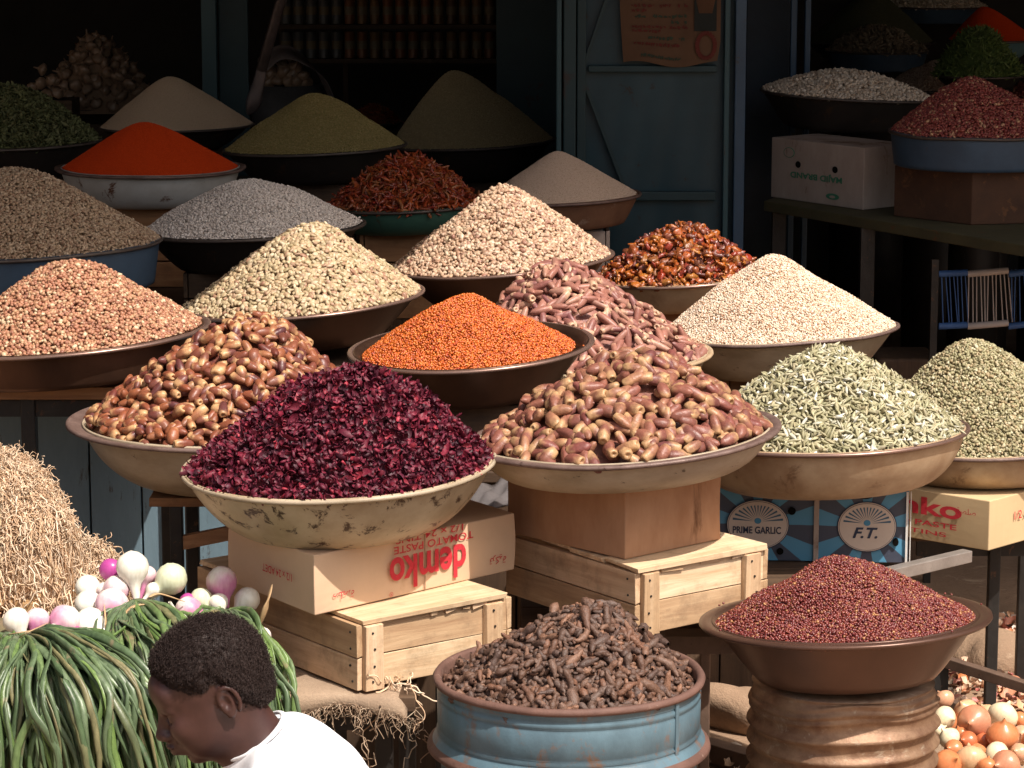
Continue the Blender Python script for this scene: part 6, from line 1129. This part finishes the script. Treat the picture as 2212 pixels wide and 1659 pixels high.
    F3 = Field(hc-[.16, .14, .15], hc+[.16, .14, .16], .0028); F3.ell(H(-.014, 0, .036), np.array((.1055, .083, .0945))*S, M, .01); F3.cap(H(-.035, 0, .0), H(-.060, 0, -.045), .060*S, .052*S, .03)
    F3.d += 0
    g = [F3.lo[i]+F3.vx*np.arange(F3.n[i]) for i in range(3)]; P = np.stack(np.meshgrid(*g, indexing='ij'), -1); Q = (P-hc)@M/S; wv = .004*np.sin(Q[..., 0]*140)*np.sin(Q[..., 2]*120+Q[..., 1]*90)
    cutd = (line(Q[..., 0])+wv-Q[..., 2]); near = np.clip(-cutd/.04, 0, 1); F3.d += (.0085*(1-near)).astype(np.float32); F3.d = np.maximum(F3.d, cutd*.7).astype(np.float32)
    F3.d += (.0028*np.sin(Q[..., 0]*310+4*np.sin(Q[..., 2]*130+Q[..., 1]*60))*np.sin(Q[..., 1]*290+2*np.sin(Q[..., 0]*150))*np.sin(Q[..., 2]*330+3*np.sin(Q[..., 1]*110))+.0012*np.sin(Q[..., 0]*620+3*np.sin(Q[..., 2]*300))*np.sin(Q[..., 1]*570)*np.sin(Q[..., 2]*600)).astype(np.float32)
    ho = F3.mesh('hair', mh, t); ho.location = -inv; vs = np.empty(len(ho.data.vertices)*3); ho.data.vertices.foreach_get('co', vs); vs = vs.reshape(-1, 3); nr = np.empty(len(vs)*3); ho.data.vertices.foreach_get('normal', nr) if False else None
    ctr = hc+M@np.array([-.014, 0, .03]); dn = vs-ctr; dn /= np.linalg.norm(dn, axis=1)[:, None]; r = np.random.default_rng(12); ix = r.choice(len(vs), 15000, replace=len(vs) < 15000); Ql = (vs-hc)@M/S; parts = []
    nn = 7; ph = r.uniform(0, 6.28, len(ix)); rad_ = r.uniform(.0012, .0024, len(ix)); ln = r.uniform(.003, .0095, len(ix))*np.clip((Ql[ix, 2]-line(Ql[ix, 0]))/.03, .25, 1); T1_ = np.cross(dn[ix], [0.3, .5, .8]); T1_ /= np.linalg.norm(T1_, axis=1)[:, None]; T2_ = np.cross(dn[ix], T1_)
    s_ = np.linspace(0, 1, nn); an_ = ph[:, None]+s_[None]*7.5; path = vs[ix][:, None]+dn[ix][:, None]*(ln[:, None]*s_[None])[..., None]+rad_[:, None, None]*(np.cos(an_)[..., None]*T1_[:, None]+np.sin(an_)[..., None]*T2_[:, None])
    w = .00042; a3 = np.array([0, 2.09, 4.19]); V = path[:, :, None]+w*(np.cos(a3)[None, None, :, None]*T1_[:, None, None]+np.sin(a3)[None, None, :, None]*dn[ix][:, None, None]); i = np.arange(nn-1)[:, None]*3; j = np.arange(3)[None]; j2 = (j+1) % 3
    ff = np.stack([i+j, i+j2, i+3+j2, i+3+j], -1).reshape(-1, 4); Fq = (ff[None]+(np.arange(len(ix))*nn*3)[:, None, None]).reshape(-1, 4); o = link('curls', npmesh('curls', V.reshape(-1, 3), Fq), ho); o.data.materials.append(mh); o['kind'] = 'stuff'
    mk = surf('brows', (.02, .012, .01), rough=.7)
    for s_2 in (1, -1):
        q = smoothpath([H(.0935, .010*s_2, .017), H(.0915, .022*s_2, .0225), H(.083, .036*s_2, .021), H(.072, .046*s_2, .014)], 12)-inv; v, fc = tube(q, .003*np.sin(np.linspace(.5, 2.8, 12)), 6, .5, up=tuple(fw)); o = link('eyebrow', npmesh('eyebrow', v, fc), t); o.data.materials.append(mk)
    # stool
    st_ = empty('wooden_stool', (float(pv[0])+.01, float(pv[1]), 0)); tag(st_, 'low wooden stool the boy sits on', 'stool'); zs = float(pv[2])-.105
    bm = bmesh.new(); addbox(bm, (0, 0, zs-.015), (.30, .30, .03)); bmobj('seat', bm, BWOOD[0], st_, bevel=.004)
    for sx in (-1, 1):
        for sy in (-1, 1): bm = bmesh.new(); addbox(bm, (sx*.12, sy*.12, (zs-.03)/2), (.035, .035, zs-.031)); bmobj('leg', bm, BWOOD[2], st_)
boy()
